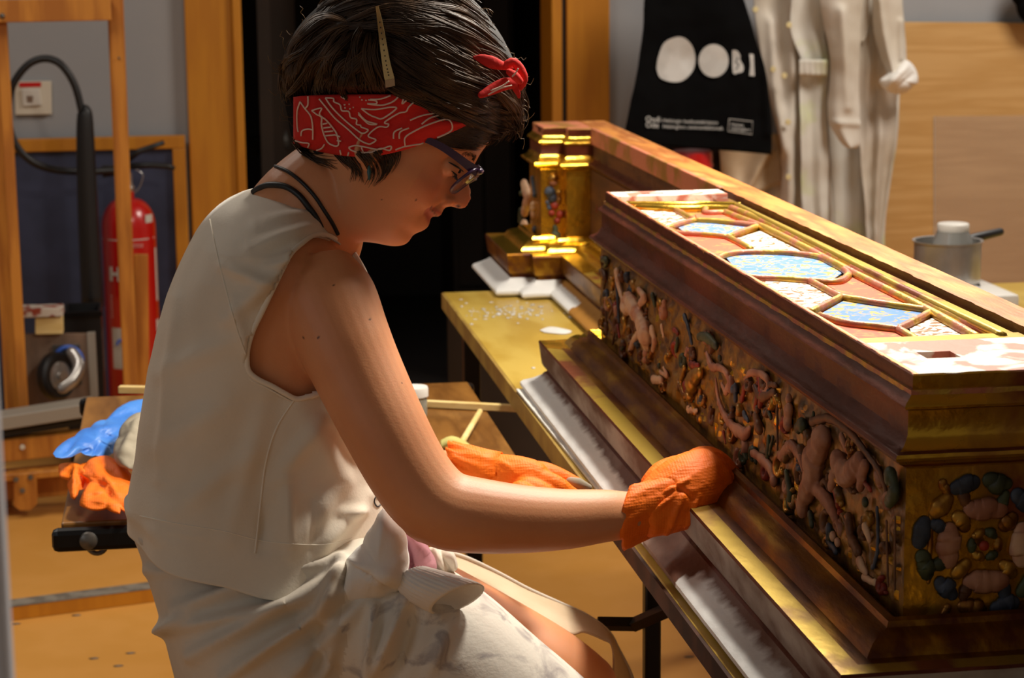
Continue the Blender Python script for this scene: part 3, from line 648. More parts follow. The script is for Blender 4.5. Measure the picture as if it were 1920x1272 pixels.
# far pillar figures
strokes('pillar_figure', [[(1037, 341, 8.5)]], M['fleshpink'], 'y', 4.255, .9)
strokes('pillar_figure', [[(1030, 360, 9), (1035, 372, 9)], [(1026, 380, 4), (1030, 390, 4)]], M['rblue'], 'y', 4.255, .8)
strokes('pillar_figure', [[(1046, 362, 7), (1046, 378, 7)], [(1037, 335, 9)]], M['rgold'], 'y', 4.255, .7)
strokes('pillar_flowers', [[(1040, 385, 8)], [(1050, 402, 9)], [(1034, 400, 7)], [(1044, 414, 7)]], M['rred'], 'y', 4.255, .8)
strokes('pillar_vase', [[(1040, 426, 4), (1041, 434, 6), (1041, 444, 10)]], M['rgreen'], 'y', 4.255, .8, label='green vase foot')
strokes('pillar_figure', [[(985, 345, 8), (992, 372, 11), (986, 398, 9)], [(1002, 385, 8), (1002, 405, 7)], [(985, 420, 9), (988, 440, 8)]], M['flesh'], 'x', .700, .8)
strokes('pillar_figure', [[(1000, 335, 6), (1004, 365, 6)], [(1004, 430, 6), (1003, 446, 5)]], M['rblue'], 'x', .700, .7)
strokes('pillar_figure', [[(978, 395, 6), (976, 415, 5)], [(978, 362, 5)]], M['rgreen'], 'x', .700, .8)
strokes('pillar_figure', [[(1097, 345, 7), (1100, 372, 5)]], M['rblue'], 'x', .80, .7)
strokes('pillar_figure', [[(1107, 358, 7), (1105, 380, 8)]], M['fleshpink'], 'x', .80, .7)
# ------------------------------------------------------------ the person
from mathutils.bvhtree import BVHTree
def PROJ(p):
    q = V3(p)-CAM; z = q.dot(FWD); return CX+FPX*q.dot(RIGHT)/z, CY+FPX*q.dot(DOWN)/z
def bvh_of(me): return BVHTree.FromPolygons([v.co.copy() for v in me.vertices], [tuple(p.vertices) for p in me.polygons])
def HIT(b, px, py, lift=0.0, fallback=2.4):
    d = ray(px, py).normalized(); h = b.ray_cast(CAM, d)
    if h[0] is None: return AY(px, py, fallback)
    return h[0]-d*lift
def inpoly(x, y, P):
    c = False; j = len(P)-1
    for i in range(len(P)):
        if (P[i][1] > y) != (P[j][1] > y) and x < (P[j][0]-P[i][0])*(y-P[i][1])/(P[j][1]-P[i][1])+P[i][0]: c = not c
        j = i
    return c
RK = 1.0
def ridges(me, lst, face=True):
    """push the camera-side surface along its normal by soft ridges (px segments x0,y0,x1,y1,height_m,width_px)"""
    me.update(); nr = [v.normal.copy() for v in me.vertices]
    for v, n in zip(me.vertices, nr):
        if face and n.dot(FWD) > .2: continue
        px, py = PROJ(v.co); h = 0
        for x0, y0, x1, y1, a, w in lst:
            dx, dy = x1-x0, y1-y0; L = dx*dx+dy*dy; t = max(0, min(1, ((px-x0)*dx+(py-y0)*dy)/L))
            d = math.hypot(px-x0-dx*t, py-y0-dy*t)/w
            if d < 3: h += a*math.exp(-d*d)*(.35+.65*math.sin(PI*max(.06, min(.94, t))))
        v.co += n*h*RK
PERSON = thing('person', AY(520, 1272, 2.45)*1, 'woman in white sleeveless top and orange gloves bending over the gilded altar base', 'person')
PERSON.location = (.1, 2.45, .0)

TH = math.radians(32); YAW = math.radians(4)
HO = AY(712, 272, 2.42)
F0 = RIGHT*math.cos(TH)+DOWN*math.sin(TH); HU = RIGHT*math.sin(TH)-DOWN*math.cos(TH)
HF = F0*math.cos(YAW)+FWD*math.sin(YAW); HS = -FWD*math.cos(YAW)+F0*math.sin(YAW)
def HL(f, s, u): return HO+HF*f+HS*s+HU*u
def hloc(px, py):
    q = AY(px, py, HO.y)-HO; return q.dot(F0), q.dot(HU)
profpx = [(925, 248), (917, 268), (899, 294), (887, 320), (881, 344.5), (885, 365), (882, 383), (874, 392), (863, 394.6), (848, 390), (839, 390), (831, 398), (830, 404), (820.6, 409), (811, 407), (808, 417), (804.5, 427), (795.5, 434), (783, 439), (776, 443), (768, 455), (756, 462), (734, 463), (704, 457), (680, 455)]
prof = sorted([(hloc(*p)[1], hloc(*p)[0]) for p in profpx])
prof = [(-.115, prof[0][1]-.02)]+prof+[(.098, .086), (.118, .058), (.128, .03), (.133, .0)]
base = [(-.115, .01), (-.09, .045), (-.082, .066), (-.075, .074), (-.066, .077), (-.055, .080), (-.03, .084), (-.015, .086), (.0, .086), (.02, .087), (.035, .091), (.046, .0955), (.062, .0975), (.076, .0955), (.098, .086), (.118, .058), (.128, .03), (.133, .0)]
back = [(-.115, -.03), (-.09, -.02), (-.06, -.03), (-.04, -.055), (-.02, -.074), (.01, -.086), (.04, -.091), (.07, -.087), (.10, -.068), (.12, -.038), (.133, -.01)]
wid = [(-.115, .018), (-.09, .030), (-.082, .036), (-.07, .043), (-.055, .050), (-.035, .060), (-.015, .066), (.0, .068), (.02, .070), (.045, .073), (.07, .071), (.095, .060), (.115, .043), (.127, .024), (.133, .006)]
xcen = [(-.115, -.0), (-.08, .012), (-.05, .010), (-.02, .0), (.03, -.012), (.07, -.01), (.133, 0)]
def head_half(f, u, inf=0):
    u2 = max(-.11, min(.132, u)); xf = sinterp(base, u2)+inf; xb = sinterp(back, u2)-inf; xc = interp(xcen, u2); w = sinterp(wid, u2)+inf
    t = (f-xc)/((xf-xc) if f > xc else (xc-xb)); t = min(1, abs(t)); return w*(1-t**2.3)**(1/2.3)
def g(x, s): return math.exp(-(x/s)**2)
bmB = bmesh.new()
rings = []
for i in range(110):
    u = -.113+(.1325+.113)*i/109; xf = sinterp(base, u); xb = sinterp(back, u); xc = interp(xcen, u); w = sinterp(wid, u); pf = sinterp(prof, u)
    add = pf-xf; r = []
    for k in range(144):
        a = 2*PI*k/144; c, s = math.cos(a), math.sin(a); e = 2/2.3
        f = xc+((xf-xc) if c > 0 else (xc-xb))*math.copysign(abs(c)**e, c); sd = w*math.copysign(abs(s)**e, s)
        if c > 0:
            sg = interp([(-.115, .03), (-.06, .03), (-.050, .022), (-.03, .022), (-.022, .017), (-.014, .0105), (0, .0105), (.02, .0085), (.035, .012), (.05, .03), (.13, .04)], u)
            f += add*g(sd, sg)*min(1, c*4)
            f -= .009*g(abs(sd)-.031, .013)*g(u-.022, .011)
            f += .004*g(abs(sd)-.028, .016)*g(u-.043, .007)
            f += .004*g(abs(sd)-.038, .014)*g(u+.020, .016)
            sd += math.copysign(.003, sd)*g(u+.018, .018)*min(1, c*2)
            f -= .0035*g(abs(sd)-.026, .004)*g(u+.034, .006)
        r.append(HL(f, sd, u))
    rings.append(r)
loft(bmB, rings)
for s in (-1, 1):
    blob(bmB, HL(.0785, s*.030, .021), .0125, 3)
    blob(bmB, HL(.0985, s*.0115, -.0125), (.0075, .0065, .006), 2)
    # ear
    pts = []
    for k in range(15):
        a = -2.3+k/14*4.9; pts.append(HL(-.006-.014*math.cos(a)*1.0, s*(.073+.006), .0+.028*math.sin(a)))
    tube(bmB, pts, .0042, 8, roundcap=True); tube(bmB, [HL(.001, s*.068, .012), HL(0, s*.074, -.018), HL(.002, s*.073, -.030)], [.010, .009, .006], 10, roundcap=True)
# neck, shoulders
NY = 2.44
pxtube(bmB, [(672, 262, 2.42, 74), (645, 310, NY, 82), (612, 355, NY, 98), (585, 395, NY, 112), (562, 440, NY+.01, 120), (540, 500, NY+.02, 118)], 28, 16)
# trunk under the shirt
def ring_px(py, xl, xr, ym, w, n=2.3, seg=72, pyf=None):
    r = []
    c = (xl+xr)/2; h = (xr-xl)/2
    for k in range(seg):
        a = 2*PI*k/seg; cc, ss = math.cos(a), math.sin(a); e = 2/n
        px = c+h*math.copysign(abs(cc)**e, cc); dy = -w*math.copysign(abs(ss)**e, ss)
        p = AY(px, pyf(px) if pyf else py, ym); p = V3((p.x, p.y+dy, p.z)); r.append(p)
    return r
YM = 2.455
left = [(358, 474), (362, 462), (370, 446), (385, 420), (400, 400), (420, 380), (445, 362), (480, 344), (540, 318), (600, 299), (660, 285), (720, 273), (800, 260), (860, 253), (920, 243), (960, 239), (990, 246), (1060, 250)]
rightp = [(358, 508), (362, 530), (370, 550), (385, 578), (400, 598), (420, 618), (445, 641), (480, 672), (530, 696), (600, 705), (700, 712), (800, 716), (900, 722), (960, 722), (1010, 706), (1060, 690)]
wtab = [(358, .03), (362, .055), (370, .085), (385, .118), (400, .14), (420, .158), (445, .172), (500, .176), (600, .168), (700, .158), (850, .155), (960, .160), (1060, .168)]
rings = []
for i in range(26):
    py = 385+(985-385)*i/25
    rings.append(ring_px(py, interp(left, py)+16, interp(rightp, py)-14, YM, interp(wtab, py)-.010, seg=48))
loft(bmB, rings)
# right arm
arm = [(590, 505, 2.345, 72), (612, 560, 2.325, 93), (645, 640, 2.300, 89), (672, 700, 2.285, 85), (715, 790, 2.262, 81), (757, 870, 2.245, 78), (795, 925, 2.235, 77), (838, 957, 2.228, 75), (900, 968, 2.226, 71), (980, 974, 2.230, 64), (1060, 974, 2.237, 57), (1130, 968, 2.246, 50), (1185, 966, 2.258, 43), (1212, 960, 2.264, 36)]
pxtube(bmB, arm, 28, 60)
pxtube(bmB, [(800, 968, 2.235, 52), (822, 975, 2.232, 48)], 16, roundcap=True)
pxtube(bmB, [(560, 560, 2.36, 80), (540, 640, 2.36, 76), (560, 690, 2.37, 60)], 20, 8, roundcap=True)
# left arm (behind)
pxtube(bmB, [(590, 585, 2.58, 76), (630, 690, 2.62, 70), (680, 810, 2.64, 64), (740, 880, 2.60, 60), (800, 892, 2.55, 52), (860, 888, 2.52, 42), (905, 888, 2.50, 38)], 24, 40)
bodyme = remesh(bmB, .0023, 3, .5)
# bare thigh and shin seen between the cloths
bmL = bmesh.new()
pxtube(bmL, [(760, 1120, 2.52, 95), (900, 1200, 2.50, 98), (1010, 1262, 2.48, 96), (1075, 1300, 2.47, 88)], 28, 20, roundcap=True)
pxtube(bmL, [(1080, 1300, 2.47, 84), (1095, 1420, 2.48, 74), (1085, 1640, 2.50, 62), (1080, 1800, 2.52, 45)], 24, 20, roundcap=True)
legme = remesh(bmL, .005, 6)
nb = bmesh.new(); nb.from_mesh(bodyme); nb.from_mesh(legme); bodyme2 = bpy.data.meshes.new('body'); nb.to_mesh(bodyme2); nb.free()
# lips, blush and moles as skin colour, plus painted shade in mouth crease and nostril
ridges(bodyme2, [(838, 377, 816, 391, -.0020, 3.5), (820, 388, 795, 404, -.0020, 4), (792, 402, 788, 412, -.0012, 4), (775, 418, 738, 450, -.0010, 6), (820, 370, 790, 392, .0014, 9), (848, 386, 862, 387, -.0022, 2.5)])
ca = bodyme2.color_attributes.new('tint', 'FLOAT_COLOR', 'POINT')
cols = []
moles = [(569, 634), (596, 634), (627, 535), (694, 600), (760, 716), (754, 708)]
molep = None
bB = bvh_of(bodyme2)
molep = [HIT(bB, x, y) for x, y in [(569, 634), (596, 634), (627, 535), (753, 718), (716, 375), (780, 375), (694, 599)]]
NOS = HIT(bB, 859, 387)
for v in bodyme2.vertices:
    q = v.co-HO; f, s, u = q.dot(HF), q.dot(HS), q.dot(HU); c = (0, 0, 0, 0)
    if f > .055 and -.075 < u < .05:
        line = -.0345+.005*(s/.024)**2; ww = math.sqrt(max(0, 1-(s/.027)**2)); d = u-line
        k = 0
        if ww > 0: k = max(0, min(1, (1-abs(d+.0025)/(.0115*ww+.0001))*3))
        if k > 0: c = (*lin((176, 84, 72)), k*.8)
        dk = g(d, .0012)*(1 if abs(s) < .027 else 0)
        if dk > .3 and f > .06: c = (*lin((90, 34, 30)), dk*.9)  # shade of the mouth crease, put into the tint
        if u > -.032 and c[3] < .05:
            b_ = .35*g(abs(s)-.042, .02)*g(u+.012, .018)+.4*g(s, .013)*g(u+.002, .012)
            c = (*lin((196, 96, 76)), b_)
    dn_ = (v.co-NOS).length
    if dn_ < .004: c = (*lin((70, 26, 20)), max(0, min(1, (1-dn_/.0034)*2)))  # nostril darkness painted into the tint
    for mp_ in molep:
        dd = (v.co-mp_).length
        if dd < .002: c = (*lin((70, 34, 24)), max(0, min(1, (1-dd/.0014)*3)))
    cols.extend(c)
ca.data.foreach_set('color', cols)
BODY = link('body', bodyme2, M['skin'], PERSON)
# eyelid crease + lashes, brow
def headpt(f, s, u): return HL(f, s, u)
for s in (1, -1):
    bm = bmesh.new()
    P = []
    for k in range(14):
        a = -1.15+k/13*2.3; c = HL(.0785, s*.030, .021); P.append(c+HF*(.0128*math.cos(a)*.93)+HS*(s*.0128*math.sin(a)*.9)+HU*(-.0045-.001*math.cos(a)))
    tube(bm, P, [.0005+.0006*math.sin(PI*k/13) for k in range(14)], 6)
    for k in range(1, 13):
        d = (P[k]-HL(.0785, s*.030, .021)).normalized(); tube(bm, [P[k], P[k]+d*.004-HU*.002, P[k]+d*.008-HU*.0015], [.0004, .0003, .0001], 4)
    obj('eyelashes', bm, M['black'], PERSON, smooth=True)['kind'] = 'stuff'
    bm = bmesh.new(); rnd = random.Random(4)
    for k in range(60):
        t = rnd.random(); sd = .012+.034*t; uu = .040+.005*math.sin(t*2.4)-.006*t*t+rnd.uniform(-.0018, .0018)
        ff = .0985-.06*(sd-.01)**1.0*.35-2.2*max(0, sd-.024)**1.35
        a = HL(ff, s*sd, uu); tube(bm, [a, a+HS*s*.0045+HF*(-.001)+HU*.0012, a+HS*s*.008-HF*.003], [.00035, .0003, .0001], 3)
    obj('eyebrow', bm, M['hair'], PERSON, smooth=True)['kind'] = 'stuff'

bm = bmesh.new(); bB2 = bvh_of(bodyme2)
tube(bm, [HIT(bB2, a, b_, .0006) for a, b_ in catmull([(841, 304), (850, 309), (860, 315), (869, 322)], 12)], [.0004+.0007*math.sin(PI*k/11) for k in range(12)], 6); obj('eyelid_line', bm, M['black'], PERSON, smooth=True)
bm = bmesh.new(); blob(bm, HIT(bB2, 861, 321, .0002), (.0022, .0014, .0026), 2); obj('iris', bm, M['hairbase'], PERSON, smooth=True)
# ---- shirt
hemtab = [(238, 990), (255, 990), (290, 1000), (330, 1008), (420, 1024), (480, 1040), (530, 1047), (600, 1047), (650, 1040), (680, 1020), (700, 985), (715, 950), (730, 930)]
hole = [(588, 441), (566, 456), (545, 476), (528, 508), (510, 545), (492, 583), (475, 618), (465, 650), (463, 680), (468, 698), (485, 712), (510, 724), (535, 738), (556, 748), (580, 738), (640, 720), (720, 640), (702, 575), (690, 530), (677, 500), (660, 474), (636, 455), (612, 443)]
hs_ = []
for i in range(len(hole)):
    a, b_ = hole[i], hole[(i+1) % len(hole)]
    hs_ += [a, ((a[0]+b_[0])/2, (a[1]+b_[1])/2)]
rows = []
NR, NC = 190, 200
pyr = [358+(1-math.cos(min(1, i/40)*PI/2))*60 if i < 40 else 0 for i in range(NR)]
for i in range(NR):
    t = i/(NR-1); pyb = 358+(1030-358)*t**1.25
    xl, xr, w = sinterp(left, pyb), sinterp(rightp, pyb), interp(wtab, pyb)
    k = max(0, (pyb-860)/(1030-860))
    def pyf(px, k=k, pyb=pyb): return pyb+(interp(hemtab, px)-1030)*k*k
    r = ring_px(pyb, xl, xr, YM, w, 2.25, NC, pyf if k > 0 else None)
    # drape: long soft vertical folds growing toward the hem
    out = []
    for j, p in enumerate(r):
        a = 2*PI*j/NC; amp = .006*t*t
        n = math.sin(a*7+1.5*math.sin(t*5))*amp+noise.noise(p*9)*.006+noise.noise(p*24)*.0018
        c = V3((sum(q.x for q in r)/NC, YM, p.z)); d = (p-c); d.z = 0; d.normalize(); out.append(p+d*(n+.012*max(0, (t-.8)/.2)**1.5*abs(d.y))*(abs(d.y)**.8 if t < .9 else .8))
    rows.append(out)
bm = bmesh.new(); loft(bm, rows, cap=False)
dele = []
for f in bm.faces:
    c = f.calc_center_median()
    if c.y < YM-.02:
        x, y = PROJ(c)
        if inpoly(x, y, hole): dele.append(f)
    elif c.y > YM+.09:
        x, y = PROJ(c)
        if 470 < y < 700 and 560 < x: dele.append(f)
bmesh.ops.delete(bm, geom=dele, context='FACES')
me = bpy.data.meshes.new('tank_top'); bm.to_mesh(me); bm.free(); RK = 1.7
ridges(me, [(590, 425, 470, 470, .005, 14), (560, 470, 430, 600, .006, 16), (520, 540, 420, 500, .004, 12), (600, 400, 480, 420, .004, 12), (440, 560, 462, 660, .004, 10), (500, 740, 430, 1010, .004, 20),
            (560, 760, 660, 930, .005, 24), (600, 790, 520, 900, .005, 16), (640, 900, 560, 1020, .005, 18), (690, 930, 600, 1030, .005, 14), (540, 900, 545, 1040, .007, 12), (500, 950, 490, 1030, -.005, 12), (585, 940, 590, 1030, -.004, 12),
            (430, 640, 300, 700, .003, 20), (420, 760, 300, 840, .003, 24), (470, 850, 330, 960, .003, 20), (330, 560, 300, 900, .003, 12), (620, 760, 700, 860, .006, 12), (560, 480, 500, 500, .004, 8), (640, 960, 680, 960, .006, 10)])
RK = 1.0
SHIRT = link('tank_top', me, M['shirt'], PERSON)
sm = SHIRT.modifiers.new('th', 'SOLIDIFY'); sm.thickness = .0016; sm.offset = -1
bS = bvh_of(me)
def hemline(name, pts, r, m, b=bS, lift=.0, n=80, closed=False):
    P = [];
    for px, py in catmull(pts, n): P.append(HIT(b, px, py, lift, fallback=YM))
    # drop outliers
    Q = [P[0]]
    for p in P[1:]:
        if (p-Q[-1]).length < .06: Q.append(p)
    bm = bmesh.new(); tube(bm, Q, r, 8); return obj(name, bm, m, SHIRT, smooth=True)
# armhole binding, following the near surface of the shirt just outside the hole
def near_surf(px, py):
    xl, xr, w = sinterp(left, py), sinterp(rightp, py), interp(wtab, py); c = (xl+xr)/2; h = (xr-xl)/2; t = min(1, abs((px-c)/h))
    p = AY(px, py, YM); p = V3((p.x, YM-w*(1-t**2.25)**(1/2.25), p.z)); return p
def near_px(px, py):
    # iterate so that the surface point projects on the wanted pixel
    x, y = px, py
    for _ in range(5):
        p = near_surf(x, y); a, b_ = PROJ(p); x += px-a; y += py-b_
    return near_surf(x, y)
op = [(600, 738), (578, 744), (556, 748), (535, 738), (510, 724), (485, 712), (468, 698), (463, 680), (465, 650), (475, 618), (492, 583), (510, 545), (528, 508), (545, 476), (566, 456), (588, 441), (612, 441), (636, 452), (660, 471), (677, 498), (688, 528)]
P = [near_px(*q)+V3((0, -.001, 0)) for q in catmull(op, 90)]
bm = bmesh.new(); tube(bm, P, .0030, 10, flat=V3((0, 1, 0)), fl=.8); tube(bm, [p+V3((-.004, .001, -.003)) for p in P], .0012, 6); obj('armhole_binding', bm, M['seam'], SHIRT, smooth=True)
for nm, pts in [('back_seam', [(393, 412), (408, 480), (428, 560), (445, 620), (462, 668)]), ('side_seam', [(552, 750), (520, 800), (500, 860), (490, 930), (478, 1038)]), ('hem_stitch', [(262, 968), (330, 982), (420, 997), (500, 1016), (600, 1022), (660, 1010)])]:
    hemline(nm, pts, .0011 if nm != 'hem_stitch' else .0006, M['seam'])
bm = bmesh.new(); P = [HIT(bS, *q, .0008) for q in catmull([(716, 938), (705, 932), (702, 942), (708, 951), (714, 946)], 14)]; tube(bm, P, .0009, 6); obj('printed_mark', bm, M['black'], SHIRT, smooth=True)

# neck cords
bN = bvh_of(bodyme)
for nm, pts, r in [('neck_cord', [(516, 312), (540, 322), (566, 342), (590, 368), (608, 395), (624, 420), (634, 440)], .0022), ('halter_strap', [(475, 360), (486, 353), (505, 347), (535, 350), (560, 366), (578, 388), (591, 406), (602, 428)], .0036)]:
    bm = bmesh.new(); P = [HIT(bN, a, b_, r*.6) for a, b_ in catmull(pts, 30)]; tube(bm, P, r, 8); obj(nm, bm, M['black'], PERSON, smooth=True)
bm = bmesh.new(); e0 = HIT(bN, 692, 312, .003); tube(bm, [e0, e0+DOWN*.006, e0+DOWN*.014], [.0012, .0024, .001], 8, roundcap=True); obj('earring', bm, mat('teal_stone', (40, 84, 84), rough=.3), PERSON, smooth=True)

# ---- hair
OUT = [(548, 262), (540, 220), (532, 175), (529, 130), (536, 95), (556, 55), (590, 18), (640, -20), (700, -44), (770, -52), (840, -36), (890, 2), (925, 45), (952, 90), (972, 140), (984, 190), (980, 225), (962, 258), (925, 250), (880, 246), (820, 280), (740, 296), (640, 296), (575, 285)]
HC = (748, 135)
def polar_table(out, c):
    return sorted((math.atan2(y-c[1], x-c[0]), math.hypot(x-c[0], y-c[1])) for x, y in out)
PT = polar_table(OUT, HC); PT = [(PT[-1][0]-2*PI, PT[-1][1])]+PT+[(PT[0][0]+2*PI, PT[0][1])]
BU = [(552, 182), (562, 180), (640, 177), (700, 177), (750, 177), (795, 182), (840, 205), (884, 229)]      # band upper edge
BL = [(550, 270), (575, 278), (600, 285), (650, 293), (700, 293), (760, 281), (810, 263), (850, 247), (884, 231)]
def bandY(px): return interp(BU, px), interp(BL, px)
YH = HO.y
def dome_off(px, py):
    a = math.atan2(py-HC[1], px-HC[0]); R = interp(PT, a); rho = min(1, math.hypot(px-HC[0], py-HC[1])/R)
    off = .096*math.sqrt(max(0, 1-rho**2.2)); f, u = hloc(px, py); lim = head_half(f, u, .008)
    bu, bl = bandY(px)
    if py > bu-4: off = min(off, lim-.004)
    else: off = min(off, lim+.004+(bu-4-py)*.0011+.0)
    return max(off, 0)
def hairpt(px, py, lift=0): return AY(px, py, YH-dome_off(px, py)-lift)
bm = bmesh.new(); rings = []; NA = 120
for side in (1,):
    ringsN = []
    for i in range(1, 41):
        t = math.sin(i/40*PI/2); r = []
        for k in range(NA):
            a = -PI+2*PI*k/NA; R = interp(PT, a)*t; r.append((HC[0]+R*math.cos(a), HC[1]+R*math.sin(a)))
        ringsN.append(r)
    front = [[hairpt(x, y) for x, y in r] for r in ringsN]
    far = [[AY(x, y, YH+.092*math.sqrt(max(0, 1-(i/40 and math.sin(i/40*PI/2))**2))) for x, y in r] for i, r in zip(range(1, 41), ringsN)]
    allr = front+[list(q) for q in reversed(far[:-1])]
    def comb(p):  # strand-like relief
        return p+HS*0
    loft(bm, allr)
hm = bpy.data.meshes.new('hair'); bmesh.ops.recalc_face_normals(bm, faces=bm.faces); bm.to_mesh(hm); bm.free()
HAIR = link('hair', hm, M['hairbase'], PERSON)
guidesA = [[(668, 60), (600, 40), (555, 100), (536, 150), (545, 195)], [(668, 50), (625, 70), (570, 115), (553, 160), (562, 190)], [(672, 50), (650, 90), (600, 125), (585, 160), (600, 186)], [(675, 50), (672, 100), (650, 140), (640, 165), (655, 182)], [(678, 48), (700, 90), (712, 130), (715, 160), (730, 182)]]
guidesB = [[(600, 38), (640, -2), (710, -32), (800, -36), (870, -6)], [(610, 40), (690, -2), (780, -10), (860, 10), (920, 60)], [(620, 45), (710, 15), (800, 22), (880, 50), (945, 110)], [(640, 55), (730, 40), (810, 60), (880, 95), (930, 130)], [(650, 65), (730, 70), (800, 100), (860, 130), (905, 150), (930, 158)], [(660, 70), (730, 100), (790, 135), (850, 165), (910, 190), (975, 198)],
           [(665, 80), (725, 130), (790, 165), (850, 190), (910, 215), (968, 222)], [(690, 110), (740, 158), (800, 180), (850, 205), (900, 232), (955, 250)]]
guidesC = [[(880, 60), (930, 90), (960, 130), (980, 180), (978, 225)], [(900, 170), (940, 190), (968, 215), (972, 240), (958, 262)], [(850, 190), (890, 215), (925, 235), (940, 245), (925, 262)], [(830, 205), (865, 230), (895, 245), (905, 262), (885, 280)], [(810, 215), (845, 235), (868, 250), (872, 270), (850, 282)]]
def gi(G, t, n=16):
    x = t*(len(G)-1); i = min(int(x), len(G)-2); u = x-i; A = catmull(G[i], n); B = catmull(G[i+1], n); return [(a[0]*(1-u)+b[0]*u, a[1]*(1-u)+b[1]*u) for a, b in zip(A, B)]
rnd = random.Random(11)
def strandset(name, G, cnt, lift, r, m, n=16, j=5, wav=3, tr=(0, 1), tmax=1.0, extra=0):
    bm = bmesh.new()
    for _ in range(cnt):
        t = rnd.uniform(*tr); L = gi(G, t, n); a0 = rnd.uniform(0, .35); a1 = rnd.uniform(.65, tmax); ox, oy = rnd.gauss(0, j), rnd.gauss(0, j); ph = rnd.uniform(0, 6.3); lf = rnd.uniform(0, lift)
        i0 = int(a0*(n-1)); i1 = max(i0+5, int(a1*(n-1))+1); P = []
        for k in range(i0, min(n, i1)):
            s = k/(n-1); px = L[k][0]+ox+math.sin(ph+s*6)*wav; py = L[k][1]+oy+math.cos(ph+s*5)*wav
            bu, _ = bandY(px)
            P.append(hairpt(px, py, lf*math.sin(PI*(k-i0+.3)/(i1-i0))+.0008+(extra if py > bu-10 else 0)))
        if len(P) > 3: tube(bm, P, [r*(.4+.6*math.sin(PI*(q+.5)/len(P))) for q in range(len(P))], 3, capr=False)
    o = obj(name, bm, m, HAIR, smooth=True, fix=False); o['kind'] = 'stuff'; return o
def locks(G, cnt, r, lift, j, wav, extra=0, tr=(0, 1)):
    for _ in range(cnt):
        L = gi(G, rnd.uniform(*tr), 22); a0 = rnd.uniform(0, .3); a1 = rnd.uniform(.7, 1); ox, oy = rnd.gauss(0, j), rnd.gauss(0, j); ph = rnd.uniform(0, 6.3); fr = rnd.uniform(5, 9); bm = bmesh.new()
        for s in range(34):
            dx, dy, dl = rnd.gauss(0, 3.2), rnd.gauss(0, 3.2), rnd.uniform(0, r*1.3); P = []; i0, i1 = int(a0*21), max(int(a0*21)+8, int(a1*21)+1)
            for k in range(i0, min(22, i1)):
                q = (k-i0)/(i1-i0); sp = math.sin(PI*min(1, q*1.02+.05)); px = L[k][0]+ox+dx*sp+math.sin(ph+q*fr)*wav; py = L[k][1]+oy+dy*sp+math.cos(ph+q*fr*.8)*wav; bu, _ = bandY(px)
                P.append(hairpt(px, py, lift*sp+dl*sp+.001+(extra if py > bu-12 else 0)))
            tube(bm, P, [.0007*(.35+.65*math.sin(PI*(z+.5)/len(P))) for z in range(len(P))], 3, capr=False)
        obj('hair_lock', bm, M['hair'], HAIR, smooth=True, fix=False)['kind'] = 'stuff'
locks(guidesA, 26, .005, .012, 10, 9)
locks(guidesB, 64, .005, .012, 9, 9, extra=.009)
locks(guidesC, 12, .004, .007, 7, 5, extra=.006)
strandset('hair_strands', guidesA, 750, .006, .0011, M['hair'], j=7, wav=5)
strandset('hair_strands', guidesB, 1500, .007, .0010, M['hair'], j=8, extra=.008, wav=6)
strandset('hair_strands', [[(x, y-6) for x, y in g_] for g_ in guidesB[:3]], 500, .004, .0010, M['hair'], j=7, wav=5)
strandset('hair_strands', guidesC, 420, .006, .0010, M['hair'], j=6, extra=.006)
strandset('hair_highlights', guidesB, 46, .008, .0010, M['hair2'], j=5, tr=(.45, 1), extra=.010)
strandset('hair_highlights', guidesC, 26, .008, .0008, M['hair2'], j=7)
strandset('hair_highlights', guidesA, 12, .008, .0008, M['hair2'], j=9)
# wisps round the ear and nape, lying on the skin
bm = bmesh.new()
for G, cnt, jj in [([[(655, 285), (662, 305), (678, 325), (684, 345)], [(628, 285), (640, 300), (655, 318), (650, 340)], [(690, 288), (705, 305), (712, 330), (700, 352)], [(722, 280), (730, 305), (722, 330), (700, 350)], [(745, 275), (748, 292), (738, 315), (712, 345)]], 110, 3), ([[(552, 262), (570, 285), (600, 296), (640, 300)], [(560, 270), (590, 300), (618, 312), (632, 330)]], 80, 3),
                   ([[(790, 255), (830, 268), (868, 276), (900, 282)], [(820, 245), (860, 258), (900, 262), (926, 250)]], 260, 4), ([[(860, 232), (895, 240), (925, 240), (950, 235)], [(840, 250), (880, 262), (905, 268), (920, 262)]], 200, 4)]:
    for _ in range(cnt):
        L = gi(G, rnd.random()**(1.0), 12); fe = rnd.uniform(.45, 1); L = [L[min(11, int(k*fe))] if 0 else (L[int(k*fe)][0]+(L[min(11, int(k*fe)+1)][0]-L[int(k*fe)][0])*(k*fe-int(k*fe)), L[int(k*fe)][1]+(L[min(11, int(k*fe)+1)][1]-L[int(k*fe)][1])*(k*fe-int(k*fe))) for k in range(12)]; ox, oy = rnd.gauss(0, jj), rnd.gauss(0, jj); P = []
        for k, (x, y) in enumerate(L):
            f, u = hloc(x+ox, y+oy); p = HIT(bN, x+ox*(1-.3*k/11), y+oy, rnd.uniform(.001, .004), fallback=YH-.02); P.append(p)
        ok = all((a-b_).length < .03 for a, b_ in zip(P, P[1:]))
        if ok: tube(bm, P, [.0009*(.12+.88*math.cos(PI/2*q/11.5)) for q in range(12)], 3, capr=False)
o = obj('hair_strands', bm, M['hair'], HAIR, smooth=True, fix=False); o['kind'] = 'stuff'
